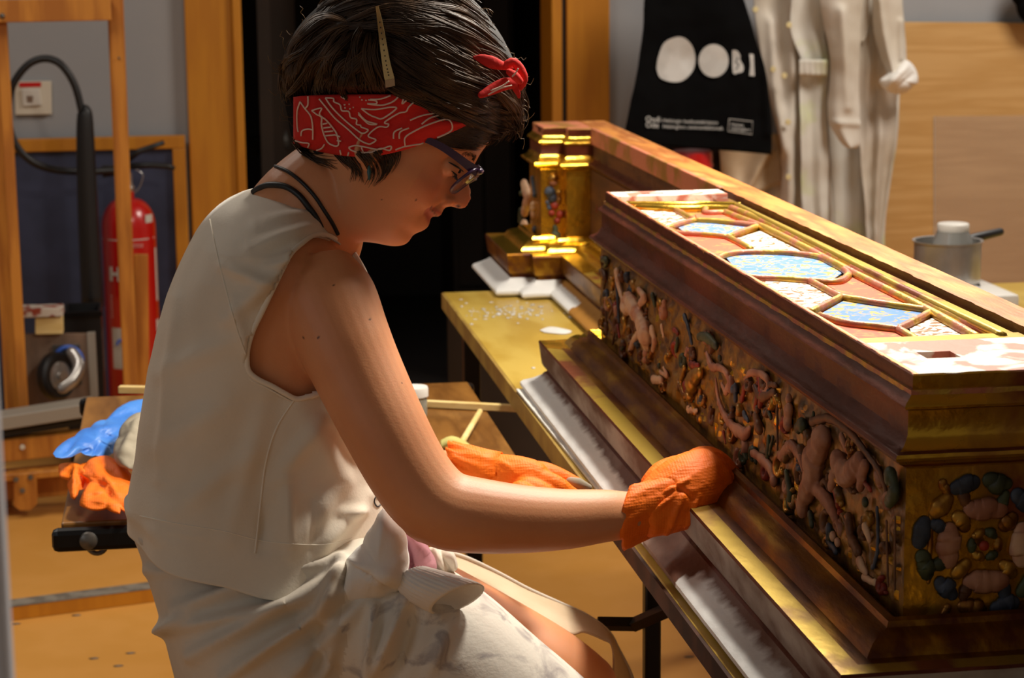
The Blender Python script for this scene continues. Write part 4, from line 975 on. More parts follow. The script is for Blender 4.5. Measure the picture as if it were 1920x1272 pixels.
# fly-away hairs
bm = bmesh.new()
for _ in range(60):
    a = rnd.uniform(-1.2, 1.1) if rnd.random() < .7 else rnd.uniform(2.6, 3.6); R = interp(PT, (a if a < PI else a-2*PI)); x, y = HC[0]+R*math.cos(a)*.95, HC[1]+R*math.sin(a)*.95; L = rnd.uniform(15, 45); th = a+rnd.uniform(-.9, 1.3); P = []
    for k in range(8):
        P.append(AY(x+math.cos(th)*L*k/7, y+math.sin(th)*L*k/7, YH-.02+.03*rnd.random()*0)); th += .22*rnd.choice((1, 1, -.6))
    tube(bm, P, .00022, 3, capr=False)
o = obj('flyaway_hairs', bm, M['hair2'], HAIR, smooth=True, fix=False); o['kind'] = 'stuff'

# ---- bandana
def bandpt(px, py, lift=0):
    f, u = hloc(px, py); a = math.atan2(py-HC[1], px-HC[0]); R = interp(PT, a); rho = min(1, math.hypot(px-HC[0], py-HC[1])/R)
    h = head_half(f, u, .0115); d = .088*math.sqrt(max(0, 1-rho**2.2)); k = max(0, min(1, (640-px)/50))
    return AY(px, py, YH-(h*(1-k)+max(h*.0, d*1.12)*k)-lift)
xs = [550+i*(884-550)/110 for i in range(111)]
bm = bmesh.new(); grid = []
for x in xs:
    yu, yl = interp(BU, x), sinterp(BL, x); col_ = []
    xx = x
    for j in range(25):
        t = j/24; y = yu+(yl-yu)*t; fold = .0018*math.sin(t*9+x*.01)+.0025*g(t-.9, .12)*(1 if x < 640 else .3); col_.append(bm.verts.new(bandpt(x, y, fold)))
    grid.append(col_)
for a, b_ in zip(grid, grid[1:]):
    for j in range(24): bm.faces.new((a[j], a[j+1], b_[j+1], b_[j]))
# wrap behind the nape to the far side
for j in range(24):
    pass
BAND = obj('headband', bm, M['bandana'], PERSON, smooth=True); s_ = BAND.modifiers.new('t', 'SOLIDIFY'); s_.thickness = .003; s_.offset = 1
bBand = bvh_of(BAND.data)
def ZB(X, Y): return 550+X/5.486, 160+Y/5.486
lines = [[(265, 140), (330, 220), (430, 340), (560, 450), (680, 560), (760, 600), (800, 600), (850, 560), (770, 520), (870, 430), (960, 430), (980, 400), (940, 380), (1080, 290), (1160, 270), (1190, 220), (1290, 130)],
         [(330, 130), (400, 230), (520, 350), (640, 450), (715, 495), (770, 460), (700, 430), (690, 410), (650, 400), (650, 350), (590, 330), (570, 270), (500, 260), (480, 200), (420, 170), (410, 135), (330, 130)],
         [(700, 240), (840, 250), (1000, 225), (1060, 240), (920, 340), (850, 330), (780, 300), (700, 240)], [(670, 280), (700, 320), (760, 370), (860, 400), (780, 400), (720, 350), (670, 300)],
         [(190, 260), (290, 235), (270, 300), (340, 360), (400, 430), (450, 510), (460, 620), (370, 600), (320, 520), (290, 410), (290, 330), (240, 300), (190, 260)],
         [(300, 400), (350, 390)], [(310, 440), (385, 430)], [(320, 480), (410, 470)], [(330, 520), (430, 510)], [(430, 510), (480, 530)], [(450, 570), (490, 575)],
         [(570, 640), (640, 620), (760, 640), (880, 660), (1000, 625), (990, 670), (900, 650), (800, 690), (680, 690), (600, 670), (570, 640)], [(700, 640), (720, 690)],
         [(70, 170), (40, 270), (40, 420), (50, 480)], [(70, 170), (120, 240), (180, 320), (200, 440), (200, 560)], [(150, 110), (150, 200), (120, 240)], [(80, 520), (90, 470), (150, 450), (200, 460)], [(20, 570), (90, 590), (160, 600), (150, 640)], [(240, 670), (290, 650), (320, 610)],
         [(1030, 550), (1040, 480), (1120, 440)], [(1090, 550), (1100, 480), (1190, 440)], [(1150, 620), (1150, 540), (1230, 480), (1400, 400), (1590, 350), (1630, 460), (1480, 540)], [(1050, 665), (1150, 630), (1340, 600)],
         [(1200, 360), (1330, 310), (1500, 280), (1620, 250)], [(1320, 400), (1420, 330), (1600, 290)], [(770, 150), (850, 160), (850, 190), (760, 190), (900, 205), (1000, 180), (1060, 140), (1090, 100)], [(790, 145), (900, 140), (1000, 105)], [(1150, 100), (1120, 190), (1200, 120), (1250, 95)],
         [(480, 670), (490, 715)], [(570, 690), (560, 725)], [(490, 115), (530, 140)], [(520, 200), (535, 200)], [(570, 195), (580, 195)], [(525, 232), (540, 232)], [(575, 242), (590, 242)], [(612, 228), (622, 228)], [(680, 120), (690, 122)], [(700, 150), (712, 150)], [(740, 155), (755, 155)], [(1380, 212), (1400, 212)], [(1685, 360), (1690, 370)]]
bm = bmesh.new()
for L in lines:
    q = catmull(L, max(4, len(L)*5)) if len(L) > 2 else [L[0], ((L[0][0]+L[1][0])/2, (L[0][1]+L[1][1])/2), L[1]]
    P = []
    for X, Y in q:
        x, y = ZB(X, Y); x = min(882, max(551, x)); yu, yl = interp(BU, x), sinterp(BL, x); y = min(yl-1, max(yu+1, y)); P.append(HIT(bBand, x, y, .0031, fallback=YH))
    P = [p for i, p in enumerate(P) if i == 0 or (p-P[i-1]).length < .03]
    if len(P) > 1: tube(bm, P, .0009, 6, flat=FWD, fl=.35)
o = obj('printed_lines', bm, M['bandline'], BAND, smooth=True); o['kind'] = 'stuff'
# knot and tails at the front top
def knot(name, pts, m=M['bandana'], fl=.45, n=14): 
    pts = [(a, b_, c-.030, d*.92) for a, b_, c, d in pts]; bm = bmesh.new(); pxtube(bm, pts, 14, n, flat=FWD, fl=fl, roundcap=True); return obj(name, bm, m, BAND, smooth=True)
knot('knot_loop', [(889, 108, YH-.05, 3), (902, 110, YH-.05, 9), (922, 117, YH-.05, 13), (942, 123, YH-.045, 9), (958, 126, YH-.04, 6)], fl=.3)
knot('knot_loop', [(950, 122, YH-.045, 9), (962, 116, YH-.045, 9), (974, 128, YH-.045, 10), (982, 148, YH-.045, 9), (972, 165, YH-.04, 8), (960, 155, YH-.045, 7)], fl=.8)
knot('knot_loop', [(955, 135, YH-.055, 7), (965, 142, YH-.058, 9), (975, 152, YH-.055, 7)], fl=.9)
knot('band_end', [(902, 178, YH-.060, 7), (922, 168, YH-.056, 11), (945, 158, YH-.054, 13), (962, 156, YH-.05, 11)])
knot('band_end', [(962, 160, YH-.05, 6), (970, 172, YH-.05, 6), (973, 182, YH-.05, 3)])
for pts in [[(915, 178), (938, 166), (960, 160)], [(920, 170), (940, 162), (955, 152)], [(972, 128), (966, 138), (960, 144)]]:
    bm = bmesh.new(); pxtube(bm, [(a, b_, YH-.104, 1.4) for a, b_ in pts], 6, 8); obj('printed_stripe', bm, M['bandline'], BAND, smooth=True)

# ---- hair clip
bm = bmesh.new(); bH = bvh_of(hm)
ax_ = [(707, 12, 3), (712, 40, 5), (718, 80, 7), (724, 118, 8.5), (729, 142, 10), (731, 150, 10)]
P = []; 
for (a, b_, r) in catmull(ax_, 20): P.append((AY(a, b_, HIT(bH, a, b_, .020, YH-.08).y), r))
w_ = PXM(P[0][0]); bm = bmesh.new(); rr = []
dirc = (P[-1][0]-P[0][0]).normalized(); side = dirc.cross(FWD).normalized()
for p, r in P: rr.append([p+side*r*w_+FWD*.0012, p+side*r*w_*.9-FWD*.0012, p-side*r*w_*.9-FWD*.0012, p-side*r*w_+FWD*.0012])
loft(bm, rr); CLIP = obj('hair_clip', bm, M['clip'], PERSON)
bm = bmesh.new()
for k in range(4, 16, 1):
    p, r = P[k]; box(bm, p-FWD*.0014, (.0012, .0006, .0016))
tag(obj('clip_slots', bm, M['black'], CLIP), kind='stuff')
bm = bmesh.new(); p = P[-1][0]; q = AY(732, 163, p.y+.002); bb = [[c+side*s1_*w_*9+FWD*d for s1_, d in ((1, .0025), (1, -.0025), (-1, -.0025), (-1, .0025))] for c in (p, q)]; loft(bm, bb); obj('clip_jaw', bm, M['steel'], CLIP)

# ---- glasses
GL = bpy.data.objects.new('glasses', None); COL.objects.link(GL); GL.parent = PERSON
bm = bmesh.new()
tp = [(800, 262, .076), (826, 274, .073), (855, 293, .070), (880, 312, .066), (897, 323, .063)]
rg = []
for (px, py, s) in catmull(tp, 14):
    p = AY(px, py, YH-s); n = (HU*.9-HF*.3).normalized(); t = (RIGHT*.8+DOWN*.6)
    up = DOWN*-.8+RIGHT*.5; h = interp([(800, .0038), (870, .0048), (900, .0064)], px); rg.append([p+up*h-FWD*.0013, p-up*h-FWD*.0013, p-up*h+FWD*.0013, p+up*h+FWD*.0013])
loft(bm, rg); obj('temple_arm', bm, M['purple'], GL, auto=40)
# lens rims: each a closed loop in the plane of the front, seen almost edge on
fc = hloc(868, 342); 
A0 = AY(897, 322, YH-.060)        # hinge corner near side, top
def rim(s):
    P = []
    for k in range(36):
        a = 2*PI*k/36; cs, sn = math.cos(a), math.sin(a)
        sd = s*.034+s*.0255*math.copysign(abs(cs)**.75, cs); uu = .0155+.0180*math.copysign(abs(sn)**.8, sn)+.002*cs
        wrap = -.18*max(0, abs(sd)-.014)
        P.append(HL(.1055+wrap+(uu-.0155)*.38, sd, uu))
    return P
for s in (1, -1):
    P = rim(s); bm = bmesh.new(); tube(bm, P+[P[0]], .0019, 8, capr=False); obj('lens_rim', bm, M['purple'], GL, smooth=True)
    bm = bmesh.new(); c = sum(P, V3())/len(P); prism(bm, [c+(p-c)*.97 for p in P], HF*.0012); obj('lens', bm, M['glass'], GL)
bm = bmesh.new(); tube(bm, [HL(.107, .011, .020), HL(.111, 0, .025), HL(.107, -.011, .020)], .0018, 8); obj('bridge', bm, M['purple'], GL, smooth=True)
tipn = rim(1)
bm = bmesh.new(); q = [AY(893, 312, YH-.057), AY(901, 322, YH-.057), HL(.108, .052, .031)]; tube(bm, q, [.0035, .0042, .003], 8); obj('hinge_corner', bm, M['purple'], GL, smooth=True)

# ---- gown, lap cloths
bm = bmesh.new()
gl = [(958, 262), (985, 250), (1005, 252), (1030, 262), (1060, 272), (1110, 288), (1150, 300), (1200, 312), (1272, 330), (1400, 352), (1560, 372)]
gr = [(958, 690), (985, 700), (1030, 715), (1110, 700), (1272, 700), (1400, 690), (1560, 680)]
rings = []
for i in range(30):
    py = 962+(1560-962)*i/29; rings.append(ring_px(py, sinterp(gl, py), interp(gr, py), YM, interp([(958, .128), (1000, .140), (1050, .168), (1150, .195), (1300, .20), (1560, .17)], py), 2.4, 48))
loft(bm, rings)
pxtube(bm, [(520, 1120, 2.36, 110), (650, 1135, 2.345, 138), (787, 1208, 2.33, 150), (907, 1308, 2.32, 150), (1010, 1392, 2.32, 146), (1060, 1440, 2.33, 138)], 28, 24, roundcap=True)
pxtube(bm, [(1050, 1440, 2.33, 135), (1040, 1560, 2.34, 130), (1030, 1720, 2.34, 120)], 28, 10)
me = remesh(bm, .0045, 10, .5)
RK = 1.9
ridges(me, [(640, 1050, 330, 1140, .008, 12), (690, 1055, 360, 1230, .010, 14), (620, 1120, 300, 1185, .007, 12), (700, 1080, 420, 1272, .011, 12), (520, 1055, 280, 1070, .006, 12), (700, 1110, 540, 1272, .008, 14), (640, 1190, 600, 1272, .006, 10), (260, 1000, 300, 1040, .004, 12), (300, 1060, 480, 1045, -.006, 12),
            (300, 1180, 360, 1150, .008, 12), (700, 1140, 690, 1272, .012, 10), (755, 1130, 700, 1272, .012, 12), (780, 1150, 740, 1272, -.008, 12), (730, 1110, 820, 1160, .006, 12), (840, 1180, 800, 1272, .004, 14), (640, 1060, 610, 1160, .012, 13), (600, 1160, 590, 1272, -.006, 16)])
RK = 1.0
GOWN = link('work_gown', me, [M['gown'], M['gownclean']], PERSON)
for p in me.polygons:
    x, y = PROJ(p.center); p.material_index = 0 if x > 640+noise.noise(p.center*20)*30 and y > 1080 else 1
def dome(name, out, c, ym, T, m, parent, Tb=None, rid=None, tilt=(0, 0), n=22, NA=72, nz=.002, nf=30, label=None, pw=2.0):
    PTt = polar_table(out, c); PTt = [(PTt[-1][0]-2*PI, PTt[-1][1])]+PTt+[(PTt[0][0]+2*PI, PTt[0][1])]
    Tb = T*.4 if Tb is None else Tb
    def P(a, t, s):
        R = interp(PTt, a)*t; x, y = c[0]+R*math.cos(a), c[1]+R*math.sin(a); dd = math.sqrt(max(0, 1-t**pw)); yy = ym+tilt[0]*(x-c[0])+tilt[1]*(y-c[1])
        q = AY(x, y, yy-T*dd if s > 0 else yy+Tb*dd); q += FWD*(noise.noise(q*nf)*nz*4*dd); return q
    fr = [[P(-PI+2*PI*k/NA, math.sin(i/n*PI/2), 1) for k in range(NA)] for i in range(1, n+1)]
    bk = [[P(-PI+2*PI*k/NA, math.sin(i/n*PI/2), -1) for k in range(NA)] for i in range(1, n)]
    bm = bmesh.new(); loft(bm, fr+list(reversed(bk))); bmesh.ops.recalc_face_normals(bm, faces=bm.faces)
    me = bpy.data.meshes.new(name); bm.to_mesh(me); bm.free()
    if rid: ridges(me, rid)
    return link(name, me, m, parent, True, label)
bG = bvh_of(GOWN.data)
def gy(px, py): return HIT(bG, px, py, 0, fallback=2.36).y
print('gown y', gy(700, 1060), gy(780, 1090), gy(850, 1120), gy(820, 1050), gy(650, 1100))
SH = gy(780, 1100)-2.355
M['sweat'] = mat('white_sweatshirt', (238, 236, 231), (228, 225, 219), scale=10, rough=.9, bump=.12, bscale=260)
dome('sweatshirt_fold', [(716, 952), (735, 972), (757, 992), (764, 1030), (765, 1070), (760, 1100), (730, 1115), (690, 1130), (655, 1140), (640, 1120), (645, 1080), (655, 1050), (680, 1020), (700, 985)], (708, 1060), gy(700, 1075)+.005, .045, M['sweat'], PERSON, Tb=.03, tilt=(-.0002, 0), rid=[(658, 1058, 735, 1108, -.006, 4), (655, 1052, 690, 1065, .006, 10), (690, 1075, 740, 1090, .006, 16), (660, 1090, 650, 1130, .004, 10), (655, 1140, 660, 1060, .004, 8)])
dome('sweatshirt_lining', [(757, 988), (785, 1015), (805, 1035), (818, 1070), (800, 1092), (775, 1108), (752, 1112), (735, 1108), (745, 1050)], (778, 1060), gy(778, 1075)+.008, .024, M['pink'], PERSON, rid=[(775, 1010, 800, 1060, .010, 12), (765, 1020, 775, 1095, -.010, 8), (790, 1060, 760, 1100, .005, 6)], label='pink inside of the rolled sweatshirt sleeve')
dome('sleeve_gather', [(800, 1028), (825, 1030), (845, 1032), (856, 1050), (857, 1068), (835, 1075), (818, 1078), (808, 1055)], (830, 1053), 2.335, .022, M['gownclean'], PERSON, rid=[(815, 1032, 835, 1072, .006, 5), (840, 1035, 850, 1065, .005, 5), (826, 1035, 842, 1070, -.005, 4)])
# ribbed cuff with an open end
bm = bmesh.new(); rings = []
def cuffring(cx_, cy_, y, rad, ang, k1, rib=0.0):
    c = AY(cx_, cy_, y+SH-.022+(cx_-780)*.0002); e1 = (RIGHT*math.cos(ang)-DOWN*math.sin(ang)); e2 = (FWD*math.sqrt(1-k1*k1)+(RIGHT*math.sin(ang)+DOWN*math.cos(ang))*k1); w = rad*PXM(c)
    return [c+(e1*math.cos(2*PI*q/96)+e2*math.sin(2*PI*q/96))*w*(1+rib*math.cos(q*2*PI/3)) for q in range(96)]
seq = [(772, 1082, 2.355, 34, .5, .5), (788, 1092, 2.35, 42, .5, .45), (812, 1104, 2.34, 50, .48, .42), (835, 1114, 2.335, 54, .46, .42), (853, 1122, 2.33, 56, .46, .42), (858, 1125, 2.33, 55, .46, .42)]
for i, q in enumerate(seq): rings.append(cuffring(*q, rib=.034 if i < 4 else .012))
for q in [(857, 1124, 2.33, 51, .46, .42), (845, 1119, 2.335, 49, .46, .42), (815, 1106, 2.34, 44, .48, .42), (790, 1094, 2.35, 36, .5, .45)]: rings.append(cuffring(*q))
loft(bm, rings); obj('sleeve_cuff', bm, M['sweat'], PERSON, smooth=True)
# far flap of the gown hanging over the other leg
def ribbon(name, top, bot, m, parent, yt, yb, n=60, k=14, nz=.003, thick=.002, label=None, wav=0, wf=8):
    bm = bmesh.new(); T_ = catmull(top, n); B_ = catmull(bot, n); G = []
    for i in range(n):
        r = []
        for j in range(k):
            t = j/(k-1); x = T_[i][0]*(1-t)+B_[i][0]*t; y = T_[i][1]*(1-t)+B_[i][1]*t; d = yt+(yb-yt)*t
            q = AY(x, y, d+wav*math.sin(i/n*wf+t*2)); q += FWD*noise.noise(q*30)*nz; r.append(bm.verts.new(q))
        G.append(r)
    for a, b_ in zip(G, G[1:]):
        for j in range(k-1): bm.faces.new((a[j], a[j+1], b_[j+1], b_[j]))
    o = obj(name, bm, m, parent, smooth=True, label=label); s = o.modifiers.new('t', 'SOLIDIFY'); s.thickness = thick; s.offset = 0; return o
ribbon('gown_flap', [(820, 1032), (870, 1045), (930, 1073), (990, 1105), (1050, 1132), (1100, 1155), (1140, 1185), (1160, 1220), (1185, 1272), (1195, 1330)], [(860, 1080), (905, 1118), (960, 1140), (1020, 1168), (1070, 1190), (1095, 1186), (1130, 1200), (1148, 1215), (1150, 1275), (1150, 1335)], M['beigecloth'], PERSON, 2.58, 2.50, wav=.004)
bm = bmesh.new(); P = [AY(a, b_, 2.578) for a, b_ in catmull([(820, 1032), (870, 1045), (930, 1073), (990, 1105), (1050, 1132), (1100, 1155), (1140, 1185), (1160, 1220), (1185, 1272), (1195, 1330)], 60)]; tube(bm, P, .0028, 8); obj('gown_hem', bm, M['gownclean'], PERSON, smooth=True)
# ---- gloves
def glove(name, lst, cuff, parent=PERSON, vox=.0017, rid=None):
    bm = bmesh.new()
    for pts in lst: pxtube(bm, pts, 16, max(8, 4*len(pts)), roundcap=True)
    me = remesh(bm, vox, 4, .5)
    if rid: ridges(me, rid)
    nb = bmesh.new(); nb.from_mesh(me)
    t = cuff; rings = []
    for (x, y, d, rad, ang, k1, ruf) in t:
        c = AY(x, y, d); e1 = (RIGHT*math.cos(ang)-DOWN*math.sin(ang)); e2 = (FWD*math.sqrt(1-k1*k1)+(RIGHT*math.sin(ang)+DOWN*math.cos(ang))*k1); w = rad*PXM(c)
        rings.append([c+(e1*math.cos(2*PI*q/72)+e2*math.sin(2*PI*q/72))*w*(1+ruf*(math.sin(q*2*PI/9+rad)+.7*math.sin(q*2*PI/5.1)*.6))+(RIGHT*math.sin(ang)+DOWN*math.cos(ang))*0 for q in range(72)])
    loft(nb, rings, cap=False); m2 = bpy.data.meshes.new(name); nb.to_mesh(m2); nb.free()
    o = link(name, m2, M['nitrile'], parent); s = o.modifiers.new('t', 'SOLIDIFY'); s.thickness = .0008; s.offset = 1; return o
PH = 1.57
RG = [[(1222, 957, 2.262, 51), (1250, 942, 2.270, 60), (1285, 922, 2.282, 68), (1312, 908, 2.292, 64)],                                   # palm
      [(1300, 884, 2.325, 34), (1325, 868, 2.335, 30), (1352, 878, 2.338, 25), (1368, 905, 2.335, 21), (1362, 932, 2.330, 18)],   # index
      [(1302, 892, 2.305, 36), (1332, 874, 2.312, 31), (1362, 890, 2.314, 25), (1376, 915, 2.312, 21), (1366, 942, 2.308, 18)],   # middle
      [(1302, 912, 2.285, 36), (1336, 898, 2.290, 30), (1364, 912, 2.291, 24), (1370, 935, 2.290, 20), (1352, 955, 2.286, 17)],   # ring
      [(1292, 935, 2.266, 34), (1325, 925, 2.270, 27), (1350, 936, 2.271, 22), (1350, 956, 2.271, 18), (1332, 968, 2.270, 15)],   # little
      [(1238, 915, 2.300, 38), (1252, 893, 2.325, 32), (1290, 880, 2.350, 26), (1330, 900, 2.358, 21), (1352, 925, 2.352, 18)]]   # thumb
glove('right_glove', RG, [(1290, 925, 2.275, 50, PH-.25, .2, .0), (1262, 938, 2.27, 56, PH-.25, .2, .01), (1236, 948, 2.265, 58, PH-.2, .22, .03), (1212, 958, 2.262, 58, PH-.18, .25, .035), (1196, 965, 2.256, 60, PH-.15, .28, .025), (1186, 968, 2.255, 61, PH-.12, .3, .03), (1181, 970, 2.255, 62, PH-.12, .3, .035), (1184, 970, 2.255, 58, PH-.12, .3, .03)],
      rid=[(1250, 1000, 1280, 930, .0035, 5), (1235, 930, 1290, 900, .003, 4), (1262, 985, 1330, 970, .003, 5), (1250, 900, 1300, 935, -.003, 5), (1285, 985, 1310, 930, .003, 4), (1225, 960, 1262, 930, .003, 4), (1290, 850, 1330, 845, .002, 8)])
LGv = [[(900, 885, 2.50, 38), (930, 888, 2.49, 36), (965, 892, 2.48, 37), (995, 898, 2.475, 36)],
       [(985, 890, 2.49, 24), (1015, 888, 2.49, 22), (1045, 896, 2.485, 19), (1070, 905, 2.48, 15), (1090, 912, 2.475, 11)],
       [(985, 902, 2.47, 24), (1015, 902, 2.465, 21), (1045, 912, 2.46, 18), (1065, 925, 2.46, 15), (1082, 932, 2.46, 12)],
       [(985, 915, 2.455, 22), (1010, 922, 2.45, 20), (1035, 935, 2.45, 17), (1050, 948, 2.45, 14)],
       [(975, 922, 2.44, 20), (1000, 935, 2.435, 17), (1020, 950, 2.435, 14)],
       [(935, 900, 2.51, 22), (975, 915, 2.53, 19), (1020, 918, 2.52, 16), (1055, 922, 2.50, 13)]]
glove('left_glove', LGv, [(940, 888, 2.49, 38, PH, .2, .02), (910, 884, 2.495, 40, PH, .2, .04), (885, 876, 2.50, 38, PH+.1, .2, .06), (865, 868, 2.505, 36, PH+.2, .25, .10), (852, 862, 2.505, 34, PH+.3, .3, .14)],
      rid=[(870, 850, 910, 900, .004, 5), (885, 850, 930, 890, -.004, 5), (850, 845, 870, 900, .004, 5), (930, 862, 960, 880, .002, 5)])
bm = bmesh.new(); tube(bm, [AY(1066, 903, 2.475), AY(1085, 908, 2.47), AY(1104, 914, 2.468)], [.006, .0075, .004], 12, roundcap=True); tag(obj('cotton_swab', bm, M['rag'], smooth=True), 'small grey dusty cotton pad held in the gloved fingers of the left hand', 'cotton')
# stool
ST = thing('work_stool', (.05, 2.45, 0), 'round work stool under the seated woman hidden by her gown', 'stool')
bm = bmesh.new(); lathe(bm, [(.0, .44), (.165, .44), (.17, .45), (.17, .48), (.16, .49), (0, .49)], (.03, 2.45, 0)); obj('seat', bm, M['black'], ST, auto=40)
for k in range(4):
    a = PI/4+k*PI/2; bm = bmesh.new(); tube(bm, [V3((.03+.12*math.cos(a), 2.45+.12*math.sin(a), .445)), V3((.03+.2*math.cos(a), 2.45+.2*math.sin(a), 0.0))], .012, 10); obj('leg', bm, M['greymetal'], ST, smooth=True)
# ------------------------------------------------------------ things at the back wall and around
YB = YW-.02
def slab(name, pts, y, th, m, parent=None, bev=0, label=None):
    """flat board whose outline is pts (px,py) in the plane y, thickness toward the wall"""
    bm = bmesh.new(); prism(bm, [AY(a, b, y) for a, b in pts], (0, th, 0))
    if bev: bmesh.ops.bevel(bm, geom=bm.edges[:], offset=bev, segments=1, affect='EDGES')
    return obj(name, bm, m, parent, label=label)
def baron(name, p0, p1, w, d, m, parent=None, label=None, bev=.002):
    """rectangular bar between two world points; w across (in picture), d in depth"""
    p0 = V3(p0); p1 = V3(p1); t = (p1-p0).normalized(); dy = V3((0, 1, 0)); s = t.cross(dy).normalized(); n = s.cross(t).normalized(); bm = bmesh.new()
    loft(bm, [[p+s*a*w/2+n*b*d/2 for a, b in ((1, 1), (1, -1), (-1, -1), (-1, 1))] for p in (p0, p1)])
    if bev: bmesh.ops.bevel(bm, geom=bm.edges[:], offset=bev, segments=1, affect='EDGES')
    return obj(name, bm, m, parent, label=label)
# framed blue board low on the wall
t = thing('framed_board', AY(200, 520, YB), 'dark blue panel in an orange wood frame standing against the wall behind the extinguisher', 'panel')
y = YB-.03
zt0 = AY(200, 257, y).z; x0 = AY(-40, 500, y).x; x1 = AY(352, 400, y).x; fw = .038
bm = bmesh.new(); bbox(bm, (x0, y+.005, .002), (x1-fw*.5, y+.02, zt0-fw*.5)); obj('board', bm, M['blueboard'], t)
bm = bmesh.new(); bbox(bm, (x0, y-.01, zt0-fw), (x1, y+.02, zt0), .003); obj('frame_rail', bm, M['oak'], t)
bm = bmesh.new(); bbox(bm, (x1-fw, y-.01, .002), (x1, y+.02, zt0-fw), .003); obj('frame_post', bm, M['oak'], t)
bm = bmesh.new(); bbox(bm, (x0-.02, y-.01, .002), (x0+.02, y+.02, zt0-fw), .003); obj('frame_post', bm, M['oak'], t)
# alarm switch
t = thing('wall_switch', AY(60, 185, YW), 'cream square wall switch with a red strip beside the hose', 'switch')
slab('plate', [(28, 153), (96, 152), (97, 215), (28, 216)], YW-.016, .015, M['cream'], t, .002)
slab('rocker', [(40, 168), (74, 167), (78, 198), (44, 200)], YW-.024, .010, M['label'], t, .002)
slab('red_strip', [(36, 155), (77, 154), (77, 163), (36, 164)], YW-.0175, .002, M['red'], t)
slab('thumb_mark', [(50, 180), (62, 180), (61, 192), (51, 192)], YW-.0255, .003, M['greyply'], t)
# CO2 extinguisher with horn and hose
YE = 6.27
t = thing('fire_extinguisher', AY(246, 760, YE), 'tall red fire extinguisher with black hose and horn behind the wooden easel', 'fire extinguisher')
c0 = AY(246, 540, YE); rE = 50*PXM(c0)
zb = 0.004; zs = AY(246, 425, YE).z; ztop = AY(246, 372, YE).z
t.location = (c0.x, YE, 0)
bm = bmesh.new(); pr = [(0, zb), (rE*.9, zb), (rE, zb+.02), (rE, zs)]
for k in range(1, 9):
    a = k/8*PI/2; pr.append((rE*(.25+.75*math.cos(a)), zs+(ztop-zs)*math.sin(a)))
pr += [(rE*.25, ztop+.03), (0, ztop+.03)]
lathe(bm, pr, (c0.x, YE, 0), seg=40); cyl = obj('cylinder', bm, M['red'], t, auto=50)
bm = bmesh.new(); zc = AY(246, 345, YE).z; lathe(bm, [(0, ztop+.02), (.019, ztop+.02), (.022, zc-.01), (.016, zc), (.016, zc+.03), (0, zc+.03)], (c0.x, YE, 0)); valve = obj('valve', bm, M['steel'], t, auto=40)
bm = bmesh.new(); tube(bm, [AY(240, 300, YE), AY(262, 283, YE), AY(308, 267, YE)], [.009, .008, .007], 8); obj('squeeze_lever', bm, M['black'], t, smooth=True)
bm = bmesh.new(); tube(bm, [AY(238, 312, YE), AY(285, 310, YE), AY(315, 312, YE), AY(328, 316, YE)], [.010, .009, .009, .006], 8); obj('carry_handle', bm, M['black'], t, smooth=True)
bm = bmesh.new(); tube(bm, [V3(q) for q in catmull([AY(255, 318, YE-.03), AY(268, 328, YE-.03), AY(262, 350, YE-.03), AY(252, 362, YE-.03)], 12)], .0012, 5); obj('seal_wire', bm, M['steel'], t)
hose = [(238, 318, YE), (210, 320, YE-.01), (160, 322, YE-.04), (100, 318, YE-.07), (55, 300, YE-.09), (25, 262, YE-.1), (15, 210, YE-.1), (24, 160, YE-.11), (52, 122, YE-.11), (85, 110, YE-.11), (115, 122, YE-.12), (140, 160, YE-.12), (154, 212, YE-.12)]
bm = bmesh.new(); P = [AY(*q) for q in catmull(hose, 90)]; tube(bm, P, .0105, 12); obj('hose', bm, M['black'], t, smooth=True)
bm = bmesh.new(); P = [AY(*q) for q in catmull([(157, 208, YE-.12), (159, 214, YE-.12), (160, 260, YE-.12), (165, 400, YE-.12), (174, 575, YE-.12)], 24)]; tube(bm, P, [.021, .018]+[.0175+.0145*(k/21)**.8 for k in range(22)], 20); obj('discharge_horn', bm, M['black'], t, smooth=True)
bm = bmesh.new(); tube(bm, [AY(192, 322, YE-.005), AY(215, 320, YE)], [.017, .015], 12); obj('hose_coupling', bm, M['black'], t, smooth=True)
def wraplabel(name, px0, px1, py0, py1, m, lift=.0008, parent=None):
    bm = bmesh.new(); G = []
    for i in range(9):
        px = px0+(px1-px0)*i/8; s = max(-.98, min(.98, (px-246)/50)); a = math.asin(s); col_ = []
        for py in (py0, py1):
            z = AY(246, py, YE-rE*.9).z; col_.append(bm.verts.new(V3((c0.x+(rE+lift)*math.sin(a), YE-(rE+lift)*math.cos(a), z))))
        G.append(col_)
    for a_, b_ in zip(G, G[1:]): bm.faces.new((a_[0], a_[1], b_[1], b_[0]))
    return obj(name, bm, m, cyl if parent is None else parent, smooth=True)
wraplabel('label_sticker', 209, 240, 615, 692, M['label'])
wraplabel('label_sticker', 278, 290, 405, 420, M['label'])
wraplabel('label_line', 198, 292, 449, 451, M['label'])
wraplabel('side_label', 292, 294.6, 470, 570, M['label'])
wraplabel('side_label', 290, 294.6, 605, 628, M['label'])
